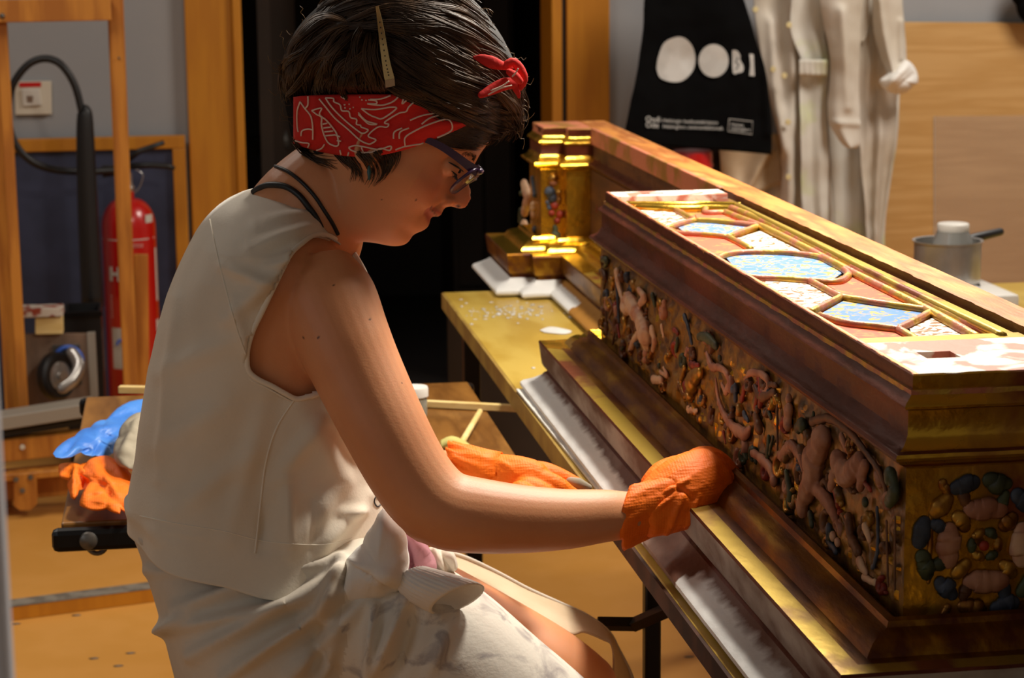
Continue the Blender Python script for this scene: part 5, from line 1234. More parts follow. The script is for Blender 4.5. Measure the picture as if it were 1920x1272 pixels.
def text_mesh(name, body, size, at, right, up, m, parent, ext=.0005, bold=0, width=None):
    cu = bpy.data.curves.new(name, 'FONT'); cu.body = body; cu.size = size; cu.extrude = ext; cu.offset = bold; cu.resolution_u = 3
    o = bpy.data.objects.new('tmp_txt', cu); COL.objects.link(o); dg = bpy.context.evaluated_depsgraph_get(); me = bpy.data.meshes.new_from_object(o.evaluated_get(dg)); bpy.data.objects.remove(o)
    xs_ = [v.co.x for v in me.vertices]; w = max(xs_)-min(xs_); k = (width/w) if width else 1
    nz_ = right.cross(up)
    for v in me.vertices: v.co = at+right*((v.co.x-min(xs_))*k)+up*v.co.y+nz_*v.co.z
    me.materials.clear(); return link(name, me, m, parent, False)
bm0 = V3((1, 0, 0)); upz = V3((0, 0, 1))
q = AY(205, 528, YE-rE-.002); text_mesh('lettering', 'H', .055, V3((AY(206, 528, YE-rE).x, YE-rE*.75, q.z)), V3((.8, -.6, 0)), upz, M['label'], cyl, bold=.002)
for k, (tx, py) in enumerate([('CO2', 400+58), ]):
    text_mesh('lettering', tx, .014, V3((AY(250, py, YE-rE).x, YE-rE-.0015, AY(250, py+6, YE-rE).z)), bm0, upz, M['label'], cyl)
bm = bmesh.new()
for k in range(9):
    z = AY(246, 556+k*5, YE-rE*.9).z; s0 = -.72+.0*k
    for j in range(1):
        x_ = c0.x+rE*-.74; bbox(bm, (x_, YE-rE*.72, z), (x_+.016+.012*((k*7) % 3)/3, YE-rE*.70, z+.002))
tag(obj('small_print', bm, M['label'], cyl), kind='stuff')
bm = bmesh.new()
for r in (.012, .017):
    tube(bm, [V3((AY(226, 640, YE-rE).x+r*math.cos(a)*.7, YE-rE*.93-.006, AY(226, 648, YE-rE).z+r*math.sin(a))) for a in [PI*k/12 for k in range(13)]], .002, 6)
obj('rainbow_mark', bm, M['blueplastic'], cyl, smooth=True)

# ---- easel
t = thing('studio_easel', AY(130, 900, 5.6), 'orange wood studio easel with bolted base standing before the fire extinguisher', 'easel')
EY = 5.55
def L2(px, py, y=EY): return AY(px, py, y)
baron('upright', L2(216, -40), L2(246, 735), .036, .022, M['easelwood'], t)
baron('upright', L2(203, -40, EY+.05), L2(236, 735, EY+.05), .010, .05, M['easelwood'], t)
baron('short_batten', L2(264, 477, EY+.03), L2(267, 735, EY+.03), .036, .02, M['easelwood'], t)
baron('upright', L2(3, 42), L2(45, 790), .026, .022, M['easelwood'], t)
baron('upright', L2(-16, 42, EY+.06), L2(24, 790, EY+.06), .034, .022, M['easelwood'], t)
baron('cross_rail', L2(-60, 22, EY-.03), L2(208, 17, EY-.03), .055, .024, M['easelwood'], t)
bm = bmesh.new(); blob(bm, L2(4, 30, EY-.045), .007, 2); obj('bolt', bm, M['greymetal'], t, smooth=True)
bm = bmesh.new(); blob(bm, L2(223, 109, EY-.014), .003, 2); obj('bolt', bm, M['greymetal'], t, smooth=True)
baron('paint_tray', L2(-60, 798, EY-.1), L2(172, 762, EY-.1), .034, .09, M['greyedge'], t)
baron('tray_gap_shade', L2(-60, 822, EY-.08), L2(172, 784, EY-.08), .016, .06, M['black'], t)  # solid black bar put in for the shade of the gap
baron('base_rail', L2(-60, 850, EY-.1), L2(200, 822, EY-.1), .055, .05, M['easelwood'], t)
baron('base_rail', L2(-60, 898, EY-.12), L2(240, 870, EY-.12), .018, .07, M['easelwood'], t)
baron('base_rail', L2(-60, 925, EY-.05), L2(240, 897, EY-.05), .05, .04, M['easelwood'], t)
baron('base_beam', L2(-60, 1015, EY-.1), L2(130, 990, EY-.1), .04, .10, M['easelwood'], t)
baron('base_post', L2(8, 905), L2(8, 1000), .045, .05, M['easelwood'], t)
slab('metal_plate', [(26, 890), (68, 888), (70, 945), (58, 957), (38, 958), (26, 950)], EY-.16, .006, M['easelwood'], t, .001, label='light plate with three bolts')
for a, b_ in [(30, 900), (57, 896), (42, 921), (42, 839)]:
    bm = bmesh.new(); c = L2(a, b_, EY-.166 if b_ > 850 else EY-.13); lathe(bm, [(0, 0), (.007, 0), (.006, .005), (0, .006)], c, axis=V3((0, -1, 0)), seg=14); obj('bolt', bm, M['cream'] if b_ < 850 else M['greymetal'], t, auto=40)
slab('sheet_board', [(20, 915), (120, 905), (135, 985), (20, 995)], EY+.1, .01, M['greyply'], t)
# caster dolly on its side
t = thing('caster_board', AY(110, 750, 5.7), 'grey plywood board on edge with a swivel caster wheel behind the easel', 'trolley')
slab('board', [(40, 628), (163, 627), (170, 750), (40, 775)], 5.72, .02, M['greyply'], t)
slab('board_edge', [(163, 626), (178, 625), (184, 745), (170, 752)], 5.715, .025, M['greyedge'], t)
slab('mount_plate', [(97, 648), (150, 646), (154, 722), (102, 724)], 5.70, .006, M['greymetal'], t, .001)
bm = bmesh.new(); c = AY(107, 705, 5.66); ax = (V3((.75, -.65, 0.1))).normalized()
tw = 45*PXM(c); u_ = ax.orthogonal(); 
bm = bmesh.new(); lathe(bm, [(tw*.62, -.014), (tw*.9, -.017), (tw, -.010), (tw, .010), (tw*.9, .017), (tw*.62, .014), (tw*.62, -.014)], c, axis=ax, seg=36); wheel = obj('tyre', bm, M['black'], t, auto=40)
bm = bmesh.new(); lathe(bm, [(0, -.012), (tw*.6, -.012), (tw*.62, 0), (tw*.6, .012), (tw*.2, .014), (tw*.18, .02), (0, .02)], c, axis=ax, seg=36); obj('hub', bm, M['steel'], t, auto=40)
bm = bmesh.new(); c2 = AY(128, 680, 5.68); tube(bm, [V3((c2.x+.036*math.cos(a), 5.685, c2.z+.040*math.sin(a))) for a in [2*PI*k/28 for k in range(29)]], .006, 8); obj('swivel_ring', bm, M['blueplastic'], t, smooth=True)
bm = bmesh.new(); P = [AY(135, 662, 5.67), AY(148, 685, 5.65), AY(138, 712, 5.63), AY(118, 728, 5.62)]; tube(bm, [V3(q) for q in catmull(P, 14)], [.016]*14, 10, flat=V3((0, 1, 0)), fl=.4, roundcap=True); obj('fork', bm, M['steel'], t, smooth=True)
t = thing('wood_block', AY(90, 625, 5.72), 'pale wood block with a paint splashed strip on top above the grey board', 'block')
slab('block', [(66, 597), (117, 595), (118, 627), (66, 628)], 5.70, .05, M['lightwood'], t, .002)
M['splash'] = mat('paint_splash', (206, 196, 182), (150, 60, 34), scale=30, rough=.7, lo=.5, hi=.56)
slab('painted_strip', [(30, 580), (117, 578), (118, 594), (30, 597)], 5.69, .07, M['splash'], t, .002)
# dark bin behind
t = thing('dark_crate', AY(180, 700, 6.1), 'black open crate standing on the floor below the horn of the hose', 'crate')
a, b_ = AY(120, 580, 5.95), AY(190, 580, 5.95)
bm = bmesh.new(); bbox(bm, (a.x, 5.90, .002), (b_.x, 5.91, a.z)); bbox(bm, (a.x, 6.04, .002), (b_.x, 6.05, a.z)); bbox(bm, (a.x, 5.91, .002), (a.x+.008, 6.04, a.z)); bbox(bm, (b_.x-.008, 5.91, .002), (b_.x, 6.04, a.z)); bbox(bm, (a.x, 5.90, .002), (b_.x, 6.05, .01)); obj('walls', bm, M['black'], t)
bm = bmesh.new(); bbox(bm, (a.x-.004, 5.895, a.z-.015), (b_.x+.004, 5.905, a.z), .001); obj('rim', bm, M['blackmetal'], t)
# batten lying on the floor
t0 = bmesh.new(); pa, pb, pc, pd = AZ(-60, 1150, .03), AZ(310, 1102, .03), AZ(310, 1086, .03), AZ(-60, 1136, .03)
prism(t0, [pa, pb, V3((pb.x, pb.y+.05, .03)), V3((pa.x, pa.y+.05, .03))], (0, 0, -.029))
tt = thing('floor_batten', (pa+pb)/2, 'long batten with worn grey top lying on the orange floor behind the stool', 'batten'); tt.location.z = 0
obj('wood_strip', t0, M['oak'], tt)
t0 = bmesh.new(); prism(t0, [V3((pa.x, pa.y-.001, .0305)), V3((pb.x, pb.y-.001, .0305)), V3((pb.x, pb.y+.051, .0305)), V3((pa.x, pa.y+.051, .0305))], (0, 0, .002)); obj('grey_facing', t0, M['lino'], tt)
bm = bmesh.new()
for a, b_ in [(143, 1154), (222, 1249), (245, 1225), (30, 1170), (1292, 1232), (176, 1235)]:
    blob(bm, AZ(a, b_, .0008), (.012, .006, .0008), 1)
tag(obj('floor_marks', bm, M['lino'], smooth=True), 'small grey scuffs and paint drips on the orange floor', 'stain', kind='stuff')

t = thing('storage_chest', (AY(1000, 800, 5.45).x, 5.45, 0), 'low black storage chest standing on the floor beyond the bench table', 'chest')
xa_, xb_ = AY(872, 800, 5.3).x, AY(1150, 800, 5.3).x
bm = bmesh.new(); bbox(bm, (xa_, 5.3, .002), (xb_, 5.65, .47), .006); obj('carcass', bm, M['dark'], t)
bm = bmesh.new(); bbox(bm, (xa_-.008, 5.29, .472), (xb_+.008, 5.66, .49), .004); obj('lid', bm, M['darkwood'], t)
bm = bmesh.new(); bbox(bm, (xa_+.02, 5.292, .03), (xb_-.02, 5.299, .44), .002); obj('front_panel', bm, M['darkwood'], t)
# ---- side trolley with brown top
TT = .68
t = thing('side_trolley', (.14, 3.2, 0), 'low trolley table with brown wooden top and dark metal end behind the seated woman', 'trolley')
x0, x1, y0, y1 = -.178, .463, 2.80, 3.60
bm = bmesh.new(); bbox(bm, (x0, y0, TT-.018), (x1, y1, TT), .003); obj('tabletop', bm, M['brownwood'], t)
bm = bmesh.new(); bbox(bm, (x0-.012, y0-.02, TT-.036), (x1+.012, y0-.001, TT-.004), .008); obj('end_rail', bm, M['blackmetal'], t)
bm = bmesh.new(); bbox(bm, (x0-.012, y1+.001, TT-.036), (x1+.012, y1+.02, TT-.004), .008); obj('end_rail', bm, M['blackmetal'], t)
for x in (x0+.035, x1-.035):
    for y in (y0-.02,):
        bm = bmesh.new(); lathe(bm, [(0, 0), (.012, 0), (.011, .006), (.006, .009), (0, .009)], (x, y, TT-.02), axis=V3((0, -1, 0)), seg=20); obj('round_bolt', bm, M['greymetal'], t, auto=40)
for x in (.06, .20):
    for y in (y0+.12, y1-.1):
        bm = bmesh.new(); bbox(bm, (x-.012, y-.012, .06), (x+.012, y+.012, TT-.018), .002); lg = obj('leg', bm, M['blackmetal'], t)
        bm = bmesh.new(); lathe(bm, [(.01, -.009), (.028, -.009), (.03, -.005), (.03, .005), (.028, .009), (.01, .009), (.01, -.009)], (x, y, .031), axis=V3((1, .3, 0)), seg=24); obj('caster_wheel', bm, M['greymetal'], lg, auto=40)
bm = bmesh.new(); q = AY(182, 1022, 2.86); tube(bm, [q+V3((.012*math.cos(a), 0, .012*math.sin(a))) for a in [2*PI*k/20 for k in range(21)]], .0035, 8); tube(bm, [q+V3((0, 0, .012)), V3((q.x, q.y, TT-.03))], .004, 6); obj('hanging_ring', bm, M['greymetal'], t, smooth=True)
# sticks on the trolley
def stick(name, pts, z, w, h, m, label, cat):
    bm = bmesh.new(); P = [AZ(a, b_, z) for a, b_ in pts]; d = (P[-1]-P[0]).normalized(); s = d.cross(V3((0, 0, 1))).normalized()
    loft(bm, [[p+s*w/2, p+s*w/2+V3((0, 0, h)), p-s*w/2+V3((0, 0, h)), p-s*w/2] for p in P]); bmesh.ops.bevel(bm, geom=bm.edges[:], offset=.001, segments=1, affect='EDGES')
    o = obj(name, bm, m); tag(o, label, cat); return o
stick('wooden_stick', [(770, 762), (985, 773)], TT+.001, .011, .011, M['lightwood'], 'long square pale wood stick lying across the trolley toward the bench table', 'stick')
stick('wooden_stick', [(224, 737), (330, 739)], TT+.001, .014, .012, M['lightwood'], 'short pale wood stick end on the far left corner of the trolley', 'stick')
t = thing('wooden_scraper', AZ(880, 810, TT), 'pale wooden scraper with thin handle and curved blade on the trolley', 'tool')
bm = bmesh.new(); tube(bm, [AZ(900, 772, TT+.018), AZ(866, 830, TT+.012)], [.0045, .005], 10, roundcap=True); obj('handle', bm, M['lightwood'], t, smooth=True)
bm = bmesh.new(); G = []
for i, (x, y, z) in enumerate(catmull([(826, 832, .004), (846, 824, .014), (870, 832, .016), (895, 850, .010), (926, 862, .004)], 26)):
    p = AZ(x, y, TT+z); G.append([p+V3((0, 0, .0)), p+V3((0, 0, .005)), p+V3((-.004, -.035, .003)), p+V3((-.004, -.035, 0))])
loft(bm, G); obj('blade', bm, mat('greenish_wood', (206, 198, 120), (190, 180, 100), scale=9, rough=.5), t, smooth=True)
bm = bmesh.new()
for a, b_ in [(848, 845), (856, 850), (862, 846), (840, 848)]: blob(bm, AZ(a, b_, TT+.004), (.006, .004, .004), 1)
tag(obj('wood_crumbs', bm, M['lightwood']), 'tiny pale wood crumbs beside the curved scraper blade', 'crumbs', kind='stuff')
# jar with white lid
t = thing('glass_jar', AZ(783, 775, TT), 'glass jar with white lid half hidden behind the upper arm', 'jar')
c = AZ(778, 782, TT); rj = .0155
rj = 26*PXM(c)
bm = bmesh.new(); lathe(bm, [(0, .001), (rj*.85, .001), (rj*.9, .006), (rj*.9, .028), (rj*.8, .034), (0, .034)], c, seg=32); obj('jar_body', bm, M['jar'], t, auto=40)
bm = bmesh.new(); lathe(bm, [(0, .034), (rj, .034), (rj, .046), (rj*.94, .049), (0, .049)], c, seg=32); obj('lid', bm, M['white'], t, auto=40)
# dropped gloves and rag on the trolley
def lump(name, out, c, y, T, m, label, cat, rid=None, z=None, n=22, tilt=(0, .0), nz=.003, Tb=None):
    o = dome(name, out, c, y, T, m, None, Tb=Tb, rid=rid, nz=nz, tilt=tilt, nf=45); tag(o, label, cat); return o
lump('blue_glove', [(98, 850), (118, 830), (140, 818), (170, 803), (200, 788), (215, 770), (240, 755), (275, 748), (285, 770), (262, 800), (250, 830), (215, 848), (180, 856), (150, 850), (135, 856), (122, 867), (106, 862)], (190, 818), 3.06, .022, M['bluenitrile'], 'crumpled blue disposable glove lying on the trolley corner', 'glove', tilt=(.0008, -.0020), nz=.0035, Tb=.01,
     rid=[(110, 858, 140, 826, -.006, 5), (132, 850, 150, 840, .006, 5), (150, 848, 178, 838, -.005, 5), (178, 852, 185, 835, -.006, 4), (200, 840, 250, 790, .005, 8), (215, 780, 270, 765, -.004, 6), (160, 815, 230, 800, .005, 8), (240, 758, 250, 790, .004, 5)])
lump('grey_rag', [(215, 860), (222, 820), (235, 790), (255, 775), (290, 775), (290, 880), (250, 885), (228, 878)], (255, 830), 2.96, .03, M['rag'], 'crumpled grey cotton rag between the blue glove and the orange glove', 'rag', rid=[(225, 860, 260, 790, .006, 8), (235, 880, 280, 830, -.006, 7), (240, 800, 280, 790, .005, 6)], tilt=(0, -.0015))
NG = M['nitrile']
lump('orange_glove', [(170, 862), (190, 855), (215, 862), (235, 878), (250, 900), (255, 935), (250, 970), (228, 965), (224, 955), (200, 955), (165, 956), (150, 945), (158, 925), (170, 905), (150, 890)], (205, 910), 2.88, .03, NG, 'crumpled orange glove with dotted grip on the near end of the trolley', 'glove', tilt=(0, -.0018),
     rid=[(172, 870, 225, 940, .006, 8), (175, 905, 155, 945, .006, 6), (180, 900, 230, 950, -.004, 6), (200, 860, 245, 900, .004, 6), (225, 940, 250, 965, -.006, 4), (185, 885, 205, 925, -.004, 5)], nz=.004, Tb=.008)
lump('orange_glove', [(110, 872), (130, 868), (150, 872), (175, 868), (185, 885), (175, 905), (165, 915), (148, 920), (140, 938), (130, 922), (128, 900), (112, 895)], (148, 892), 2.93, .02, NG, 'orange glove with rolled cuff poking over the trolley edge', 'glove', tilt=(0, -.0018),
     rid=[(140, 876, 138, 930, .006, 5), (112, 884, 135, 884, -.003, 5), (150, 880, 170, 905, .005, 5), (155, 915, 165, 890, -.004, 4)], nz=.003, Tb=.006)

# ---- right wall: bag, coats, board
def drape(name, rows_, y0, m, parent=None, n=70, k=70, folds=(), amp=.02, freq=5, ph=0, th=.003, label=None, bulge=0, tail=None):
    """hanging cloth between left and right outlines (py, left px, right px)"""
    Lt = [(r[0], r[1]) for r in rows_]; Rt = [(r[0], r[2]) for r in rows_]; bm = bmesh.new(); G = []
    p0, p1 = rows_[0][0], rows_[-1][0]
    for i in range(n):
        v = i/(n-1); r = []
        for j in range(k):
            u = j/(k-1); py = p0+(p1-p0)*v+(tail(u)*v if tail else 0); xl, xr = sinterp(Lt, py), sinterp(Rt, py); px = xl+(xr-xl)*u
            d = y0-bulge*math.sin(PI*u)-amp*(.5+.5*math.sin(ph+u*freq*2*PI+.6*math.sin(v*4)))*(.35+.65*v)
            q = AY(px, py, d); q.y += noise.noise(q*7)*.02+noise.noise(q*22)*.004
            for (x0, y0_, x1, y1_, a, w) in folds:
                dx, dy = x1-x0, y1_-y0_; t_ = max(0, min(1, ((px-x0)*dx+(py-y0_)*dy)/(dx*dx+dy*dy))); dd = math.hypot(px-x0-dx*t_, py-y0_-dy*t_)/w
                if dd < 3: q.y -= a*math.exp(-dd*dd)
            r.append(bm.verts.new(q))
        G.append(r)
    for a_, b2 in zip(G, G[1:]):
        for j in range(k-1): bm.faces.new((a_[j], a_[j+1], b2[j+1], b2[j]))
    o = obj(name, bm, m, parent, smooth=True, label=label); s = o.modifiers.new('t', 'SOLIDIFY'); s.thickness = th; s.offset = 1; return o
YC = 6.33
t = thing('hanging_coat', AY(1560, 0, YW-.05), 'long cream work coat with buttons and green stained pocket hanging beside the black bag', 'coat')
drape('coat_body', [(-60, 1430, 1560), (0, 1415, 1560), (130, 1432, 1552), (300, 1462, 1553), (400, 1462, 1560), (480, 1468, 1562), (560, 1470, 1565)], YC, M['coat'], t, amp=.03, freq=2.2, folds=[(1480, 0, 1478, 470, .035, 14), (1500, 60, 1515, 120, -.02, 8), (1445, 40, 1460, 280, .02, 9)])
drape('coat_flap', [(-60, 1484, 1590), (0, 1484, 1555), (60, 1484, 1545), (110, 1502, 1550), (116, 1502, 1552), (250, 1500, 1552), (420, 1505, 1552), (560, 1510, 1555)], YC-.05, M['coat2'], t, amp=.02, freq=1.4, ph=1)
drape('pocket', [(112, 1500, 1549), (120, 1500, 1550), (143, 1500, 1551)], YC-.085, M['coat2'], t, n=6, amp=.002)
drape('coat_back', [(-60, 1552, 1660), (0, 1550, 1680), (150, 1554, 1690), (300, 1554, 1676), (430, 1556, 1660), (560, 1558, 1655)], YC+.03, M['coat2'], t, amp=.025, freq=2.3)
drape('coat_sleeve', [(-60, 1530, 1625), (0, 1535, 1618), (120, 1556, 1612), (225, 1553, 1612), (252, 1566, 1610), (272, 1580, 1611), (278, 1590, 1605)], YC-.09, M['coat'], t, amp=.01, freq=1.2, bulge=.03, folds=[(1560, 230, 1612, 232, .01, 5), (1575, 20, 1590, 200, .015, 10)])
for a, b_ in [(1479, 47), (1449, 130), (1470, 142), (1477, 229), (1478, 332), (1416, 18)]:
    bm = bmesh.new(); c = AY(a, b_, YC-.068); lathe(bm, [(0, 0), (.0085, 0), (.009, .002), (.007, .004), (0, .003)], c, axis=V3((0, -1, 0)), seg=18); obj('button', bm, M['button'], t, auto=50)
t = thing('hanging_coat', AY(1660, 0, YW-.04), 'second cream coat with rolled up cuff hanging nearest the plywood sheet', 'coat')
drape('coat_body', [(-60, 1612, 1690), (0, 1612, 1690), (80, 1608, 1688), (180, 1608, 1684), (300, 1613, 1672), (430, 1622, 1655), (560, 1625, 1640)], YC-.02, M['coat'], t, amp=.03, freq=1.6, ph=2, folds=[(1625, 60, 1622, 460, .02, 8), (1650, 180, 1640, 440, .012, 8)])
drape('coat_sleeve', [(-60, 1636, 1686), (0, 1636, 1692), (60, 1640, 1698), (110, 1652, 1700), (135, 1662, 1700), (165, 1672, 1698)], YC-.09, M['coat'], t, amp=.008, freq=1.3, bulge=.03, folds=[(1645, 0, 1670, 140, .02, 8), (1690, 40, 1690, 110, .012, 5)])
drape('lapel', [(-60, 1600, 1640), (0, 1605, 1630), (40, 1610, 1630), (70, 1608, 1624), (80, 1612, 1616)], YC-.06, M['coat'], t, amp=.004, freq=1, n=24)
o = dome('rolled_cuff', [(1700, 112), (1716, 128), (1720, 158), (1712, 160), (1700, 172), (1678, 176), (1658, 166), (1648, 152), (1660, 142), (1680, 132)], (1686, 148), YC-.10, .05, M['sweat'], t, Tb=.03, rid=[(1665, 160, 1700, 125, .012, 6), (1680, 170, 1712, 140, -.010, 5)])
t = thing('hanging_garment', AY(1400, 300, YW-.04), 'beige hanging garment showing below the black bag', 'clothing')
drape('cloth', [(250, 1345, 1470), (290, 1348, 1470), (330, 1352, 1468), (400, 1370, 1466), (520, 1380, 1470)], YC+.04, M['beigecloth'], t, amp=.03, freq=2, folds=[(1440, 280, 1400, 350, .03, 10), (1460, 350, 1420, 370, -.02, 6)])
# black tote bag
t = thing('tote_bag', AY(1320, 0, YW-.06), 'black cotton tote bag with white round print and small lettering hanging on the wall', 'bag')
TB = drape('bag_body', [(-90, 1222, 1360), (0, 1208, 1395), (60, 1205, 1412), (130, 1195, 1432), (190, 1182, 1442), (236, 1172, 1446), (262, 1168, 1447)], YC-.10, M['tote'], t, amp=.012, freq=1.5, th=.006, tail=lambda u: 5+23*u, folds=[(1430, 60, 1440, 250, .012, 8)])
bm = bmesh.new(); tube(bm, [AY(1240, -88, YC-.11), AY(1285, -160, YC-.05), AY(1340, -88, YC-.11)], .008, 8); obj('bag_handle', bm, M['tote'], t, smooth=True)
bT = bvh_of(TB.data)
def onbag(px, py, l=.004): return HIT(bT, px, py, l, fallback=YC-.11)
def ellipse_print(cx_, cy_, pts, name='print_shape'):
    bm = bmesh.new(); P = [onbag(a, b_, .007) for a, b_ in pts]; c = onbag(cx_, cy_, .007); n = len(P)
    vs = [bm.verts.new(p) for p in P]; vs2 = [bm.verts.new(onbag((a+cx_)/2, (b_+cy_)/2, .007)) for a, b_ in pts]; vc = bm.verts.new(c)
    for i in range(n):
        j = (i+1) % n; bm.faces.new((vs[i], vs[j], vs2[j], vs2[i])); bm.faces.new((vs2[i], vs2[j], vc))
    return obj(name, bm, M['print'], TB, smooth=True)
oval = catmull([(1231, 128), (1234, 108), (1244, 82), (1262, 71), (1280, 70), (1295, 82), (1303, 102), (1302, 125), (1292, 142), (1276, 153), (1255, 153), (1237, 145), (1231, 128)], 48)[:-1]
ellipse_print(1267, 112, oval)
ellipse_print(1338, 114, [(1338+28*math.cos(2*PI*k/40), 114+31*math.sin(2*PI*k/40)) for k in range(40)])
ellipse_print(1382, 116, catmull([(1373, 94), (1382, 95), (1388, 104), (1388, 112), (1394, 124), (1393, 134), (1384, 137), (1374, 136), (1373, 94)], 24)[:-1])
ellipse_print(1409, 122, [(1405, 101), (1413, 102), (1415, 143), (1405, 142), (1407, 122)])
def bagtext(s_, x, y, x2, y2, h):
    a, b_ = onbag(x, y, .008), onbag(x2, y2, .008); r = (b_-a); text_mesh('lettering', s_, h*PXM(a)*1.35, a, r.normalized(), -DOWN, M['print'], TB, ext=.0003, bold=0, width=r.length)
bagtext('Oodi', 1211, 228, 1238, 229, 11); bagtext('Ode', 1211, 239, 1235, 240, 11)
bagtext('Helsingin keskustakirjasto', 1243, 229, 1346, 233, 7); bagtext('Helsingfors centrumbibliotek', 1243, 240, 1356, 244, 7)
bagtext('Helsinki', 1371, 236, 1394, 238, 6); bagtext('Helsingfors', 1371, 244, 1406, 246, 6)
bm = bmesh.new(); P = [onbag(a, b_, .007) for a, b_ in [(1367, 223), (1411, 228), (1410, 252), (1365, 246), (1367, 223)]]; tube(bm, P, .0012, 6, capr=False); obj('print_frame', bm, M['print'], TB)
bm = bmesh.new(); P = [onbag(a, b_, .0075) for a, b_ in [(1384, 108), (1379, 116), (1386, 122), (1380, 130)]]; tube(bm, P, .0016, 6); obj('print_gap', bm, M['tote'], TB, smooth=True)
# red canister under the bag
YR = 6.3
t = thing('red_canister', AY(1297, 400, YR), 'red glossy round canister top showing beneath the black bag', 'canister'); c = AY(1297, 281, YR); rr_ = 39*PXM(c); t.location.z = 0
bm = bmesh.new(); lathe(bm, [(0, .003), (rr_, .003), (rr_, c.z-.02), (rr_*.97, c.z-.006), (rr_*.85, c.z), (0, c.z+.003)], (c.x, YR, 0), seg=40); obj('canister_body', bm, M['red'], t, auto=40)
bm = bmesh.new(); lathe(bm, [(rr_, c.z-.05), (rr_+.003, c.z-.047), (rr_+.003, c.z-.043), (rr_, c.z-.04)], (c.x, YR, 0), seg=40); obj('rolled_rib', bm, M['red'], t, auto=60)
t = thing('dark_locker', AY(1350, 330, 6.44), 'black narrow cabinet side standing on the floor behind the red canister', 'cabinet'); t.location.z = 0
xa_, xb_ = AY(1250, 300, 6.42).x, AY(1356, 300, 6.42).x; zt_ = AY(1300, 262, 6.42).z
bm = bmesh.new(); bbox(bm, (xa_, 6.40, .003), (xb_, YW-.003, zt_), .004); obj('carcass', bm, M['dark'], t)
bm = bmesh.new(); bbox(bm, (xa_+.01, 6.395, .02), (xb_-.01, 6.40, zt_-.01), .001); obj('cabinet_door', bm, M['darkwood'], t)
# plywood sheet leaning on the wall
t = thing('plywood_sheet', AY(1800, 500, 6.2), 'large pale plywood sheet leaning on the wall behind the saucepan', 'board')
bm = bmesh.new(); za = AY(1700, 42, 6.46); zb2 = AY(1985, 36, 6.46); t.location.z = 0; top_a = V3((za.x-.08, 6.46, za.z)); top_b = V3((2.95, 6.46, zb2.z-.02))
bm_ = [top_a, top_b, V3((2.95, 6.42, .005)), V3((za.x-.08, 6.42, .005))]; prism(bm, bm_, (0, .012, .003)); PS = obj('sheet', bm, M['ply'], t)
pn = (bm_[3]-bm_[0]).normalized()
def onply(px, py, l=.0):
    d = ray(px, py); n = (top_b-top_a).cross(bm_[3]-bm_[0]).normalized(); k = (top_a-CAM).dot(n)/d.dot(n); return CAM+d*(k-l/6)
bm = bmesh.new(); prism(bm, [onply(a, b_, .012) for a, b_ in [(1752, 218), (1960, 216), (1960, 620), (1752, 620)]], (0, -.003, 0)); tag(obj('acrylic_sheet', bm, M['acrylic']), 'thin clear plastic sheet resting against the plywood', 'plastic sheet')
bm = bmesh.new(); tube(bm, [onply(1752, 218, .02), onply(1752, 600, .02)], .0012, 4); obj('sheet_edge', bm, M['label'], bpy.data.objects['acrylic_sheet'])
t = thing('dark_bag', AY(1925, 0, 6.3), 'black bag edge hanging at the upper corner over the plywood', 'bag')
dome('bag_side', [(1903, -60), (1905, 10), (1910, 30), (1925, 45), (1960, 50), (1990, 20), (1990, -60)], (1945, -10), 6.40, .05, M['tote'], t, Tb=.02)
# ---- bench with hotplate and saucepan
YP = 4.2
pb_ = AY(1775, 528, YP); ZH = pb_.z
t = thing('side_bench', (1.75, 4.3, 0), 'low side bench carrying the hotplate behind the altar base', 'bench'); BZ = ZH-.075
bm = bmesh.new(); bbox(bm, (1.35, 4.0, BZ-.03), (2.3, 4.6, BZ), .003); obj('benchtop', bm, M['yellowtop'], t)
for x in (1.4, 2.25):
    for y in (4.05, 4.55):
        bm = bmesh.new(); bbox(bm, (x-.02, y-.02, 0), (x+.02, y+.02, BZ-.03), .002); obj('leg', bm, M['blackmetal'], t)
t = thing('hotplate', (AY(1800, 560, YP).x, YP, BZ), 'white electric hotplate with black ring under the saucepan', 'hotplate')
a, b_ = AY(1755, 530, YP), AY(1862, 520, YP)
bm = bmesh.new(); bbox(bm, (a.x-.05, 4.06, BZ+.008), (b_.x+.004, 4.36, ZH-.008), .008); obj('housing', bm, M['white'], t, auto=40)
bm = bmesh.new(); lathe(bm, [(0, ZH-.009), (.066, ZH-.009), (.068, ZH-.006), (.066, ZH-.0035), (0, ZH-.0035)], (pb_.x, YP, 0), seg=36); obj('heating_ring', bm, M['black'], t, auto=40)
for x in (a.x-.03, b_.x-.02):
    for y in (4.08, 4.32):
        bm = bmesh.new(); lathe(bm, [(0, 0), (.01, 0), (.01, .01), (0, .01)], (x, y, BZ), seg=12); obj('foot', bm, M['black'], t)
bm = bmesh.new(); c = AY(1825, 535, YP-.1); lathe(bm, [(0, -.005), (.016, -.005), (.018, .004), (.012, .012), (0, .013)], V3((c.x, 4.10, ZH-.008)), seg=24); obj('knob', bm, M['white'], t, auto=40)
bm = bmesh.new(); P = catmull([AY(1856, 550, YP-.02), AY(1872, 556, YP-.02), AY(1892, 572, YP-.02), AY(1912, 592, YP-.02)], 16); tube(bm, [V3(q) for q in P], .004, 8); obj('power_cord', bm, M['black'], t, smooth=True)
rp = 62*PXM(pb_); zr = AY(1775, 452, YP).z
t = thing('saucepan', (pb_.x, YP, ZH), 'small stainless saucepan with dark handle standing on the hotplate', 'saucepan')
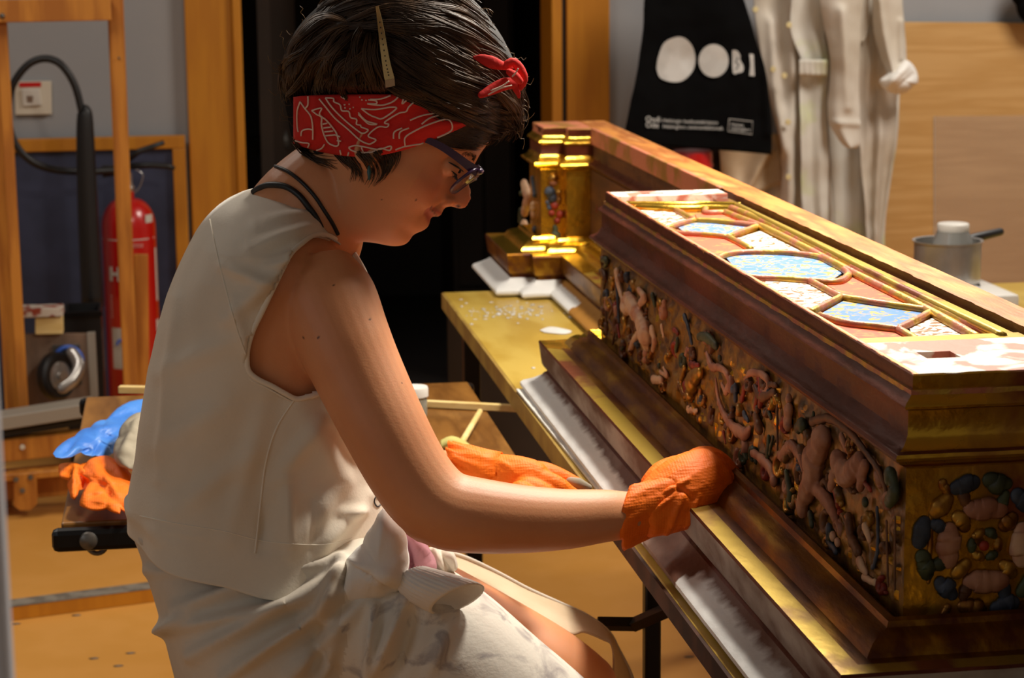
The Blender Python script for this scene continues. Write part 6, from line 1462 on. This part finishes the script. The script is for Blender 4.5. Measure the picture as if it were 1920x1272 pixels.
bm = bmesh.new(); lathe(bm, [(0, ZH-.003), (rp*.93, ZH-.003), (rp*.98, ZH+.004), (rp, ZH+.012), (rp, zr-.002), (rp+.004, zr), (rp+.004, zr+.002), (rp-.0015, zr+.001), (rp-.0015, ZH+.012), (rp*.93, ZH+.002), (0, ZH+.0015)], (pb_.x, YP, 0), seg=56); PAN = obj('pan_body', bm, M['steel'], t, auto=40)
bm = bmesh.new(); p0 = V3((pb_.x+rp*.75, YP+rp*.6, zr-.006)); p1 = AY(1875, 435, YP+.09); tube(bm, [p0, p0+(p1-p0)*.25, p0+(p1-p0)*.5, p1], [.007, .010, .0095, .0085], 14, roundcap=True); obj('pan_handle', bm, M['black'], t, smooth=True)
cj = AY(1786, 470, YP+.01); t = thing('glue_jar', (cj.x, YP+.01, ZH), 'grey lidded glass jar standing inside the saucepan', 'jar'); rj = 36*PXM(cj)
zl0, zl1 = AY(1786, 434, YP).z, AY(1786, 420, YP).z
bm = bmesh.new(); lathe(bm, [(0, ZH+.004), (rj, ZH+.004), (rj*1.05, ZH+.02), (rj*1.05, zl0-.022), (rj*.84, zl0-.003), (rj*.84, zl0), (0, zl0)], (cj.x, YP+.01, 0), seg=40); obj('jar_body', bm, mat('jar_grey', (150, 150, 146), rough=.12, coat=.6), t, auto=50)
bm = bmesh.new(); lathe(bm, [(0, zl0), (rj*.80, zl0), (rj*.82, zl0+.002), (rj*.82, zl1-.002), (rj*.77, zl1), (0, zl1)], (cj.x, YP+.01, 0), seg=40); obj('lid', bm, M['white'], t, auto=50)
# blurred upright near the lens at the left edge
t = thing('grey_post', AY(-10, 900, 1.0), 'slim bluish grey upright post close by at the frame edge', 'post')
p = AY(-6, 700, 1.0); t.location = (p.x-.03, 1.0, 0)
bm = bmesh.new(); bbox(bm, (p.x-.022, .985, .02), (p.x, 1.012, AY(0, 560, 1.0).z), .004); obj('upright', bm, M['charcoal'], t)
bm = bmesh.new(); bbox(bm, (p.x-.08, .93, 0), (p.x+.06, 1.07, .02), .004); obj('foot_plate', bm, M['blackmetal'], t)
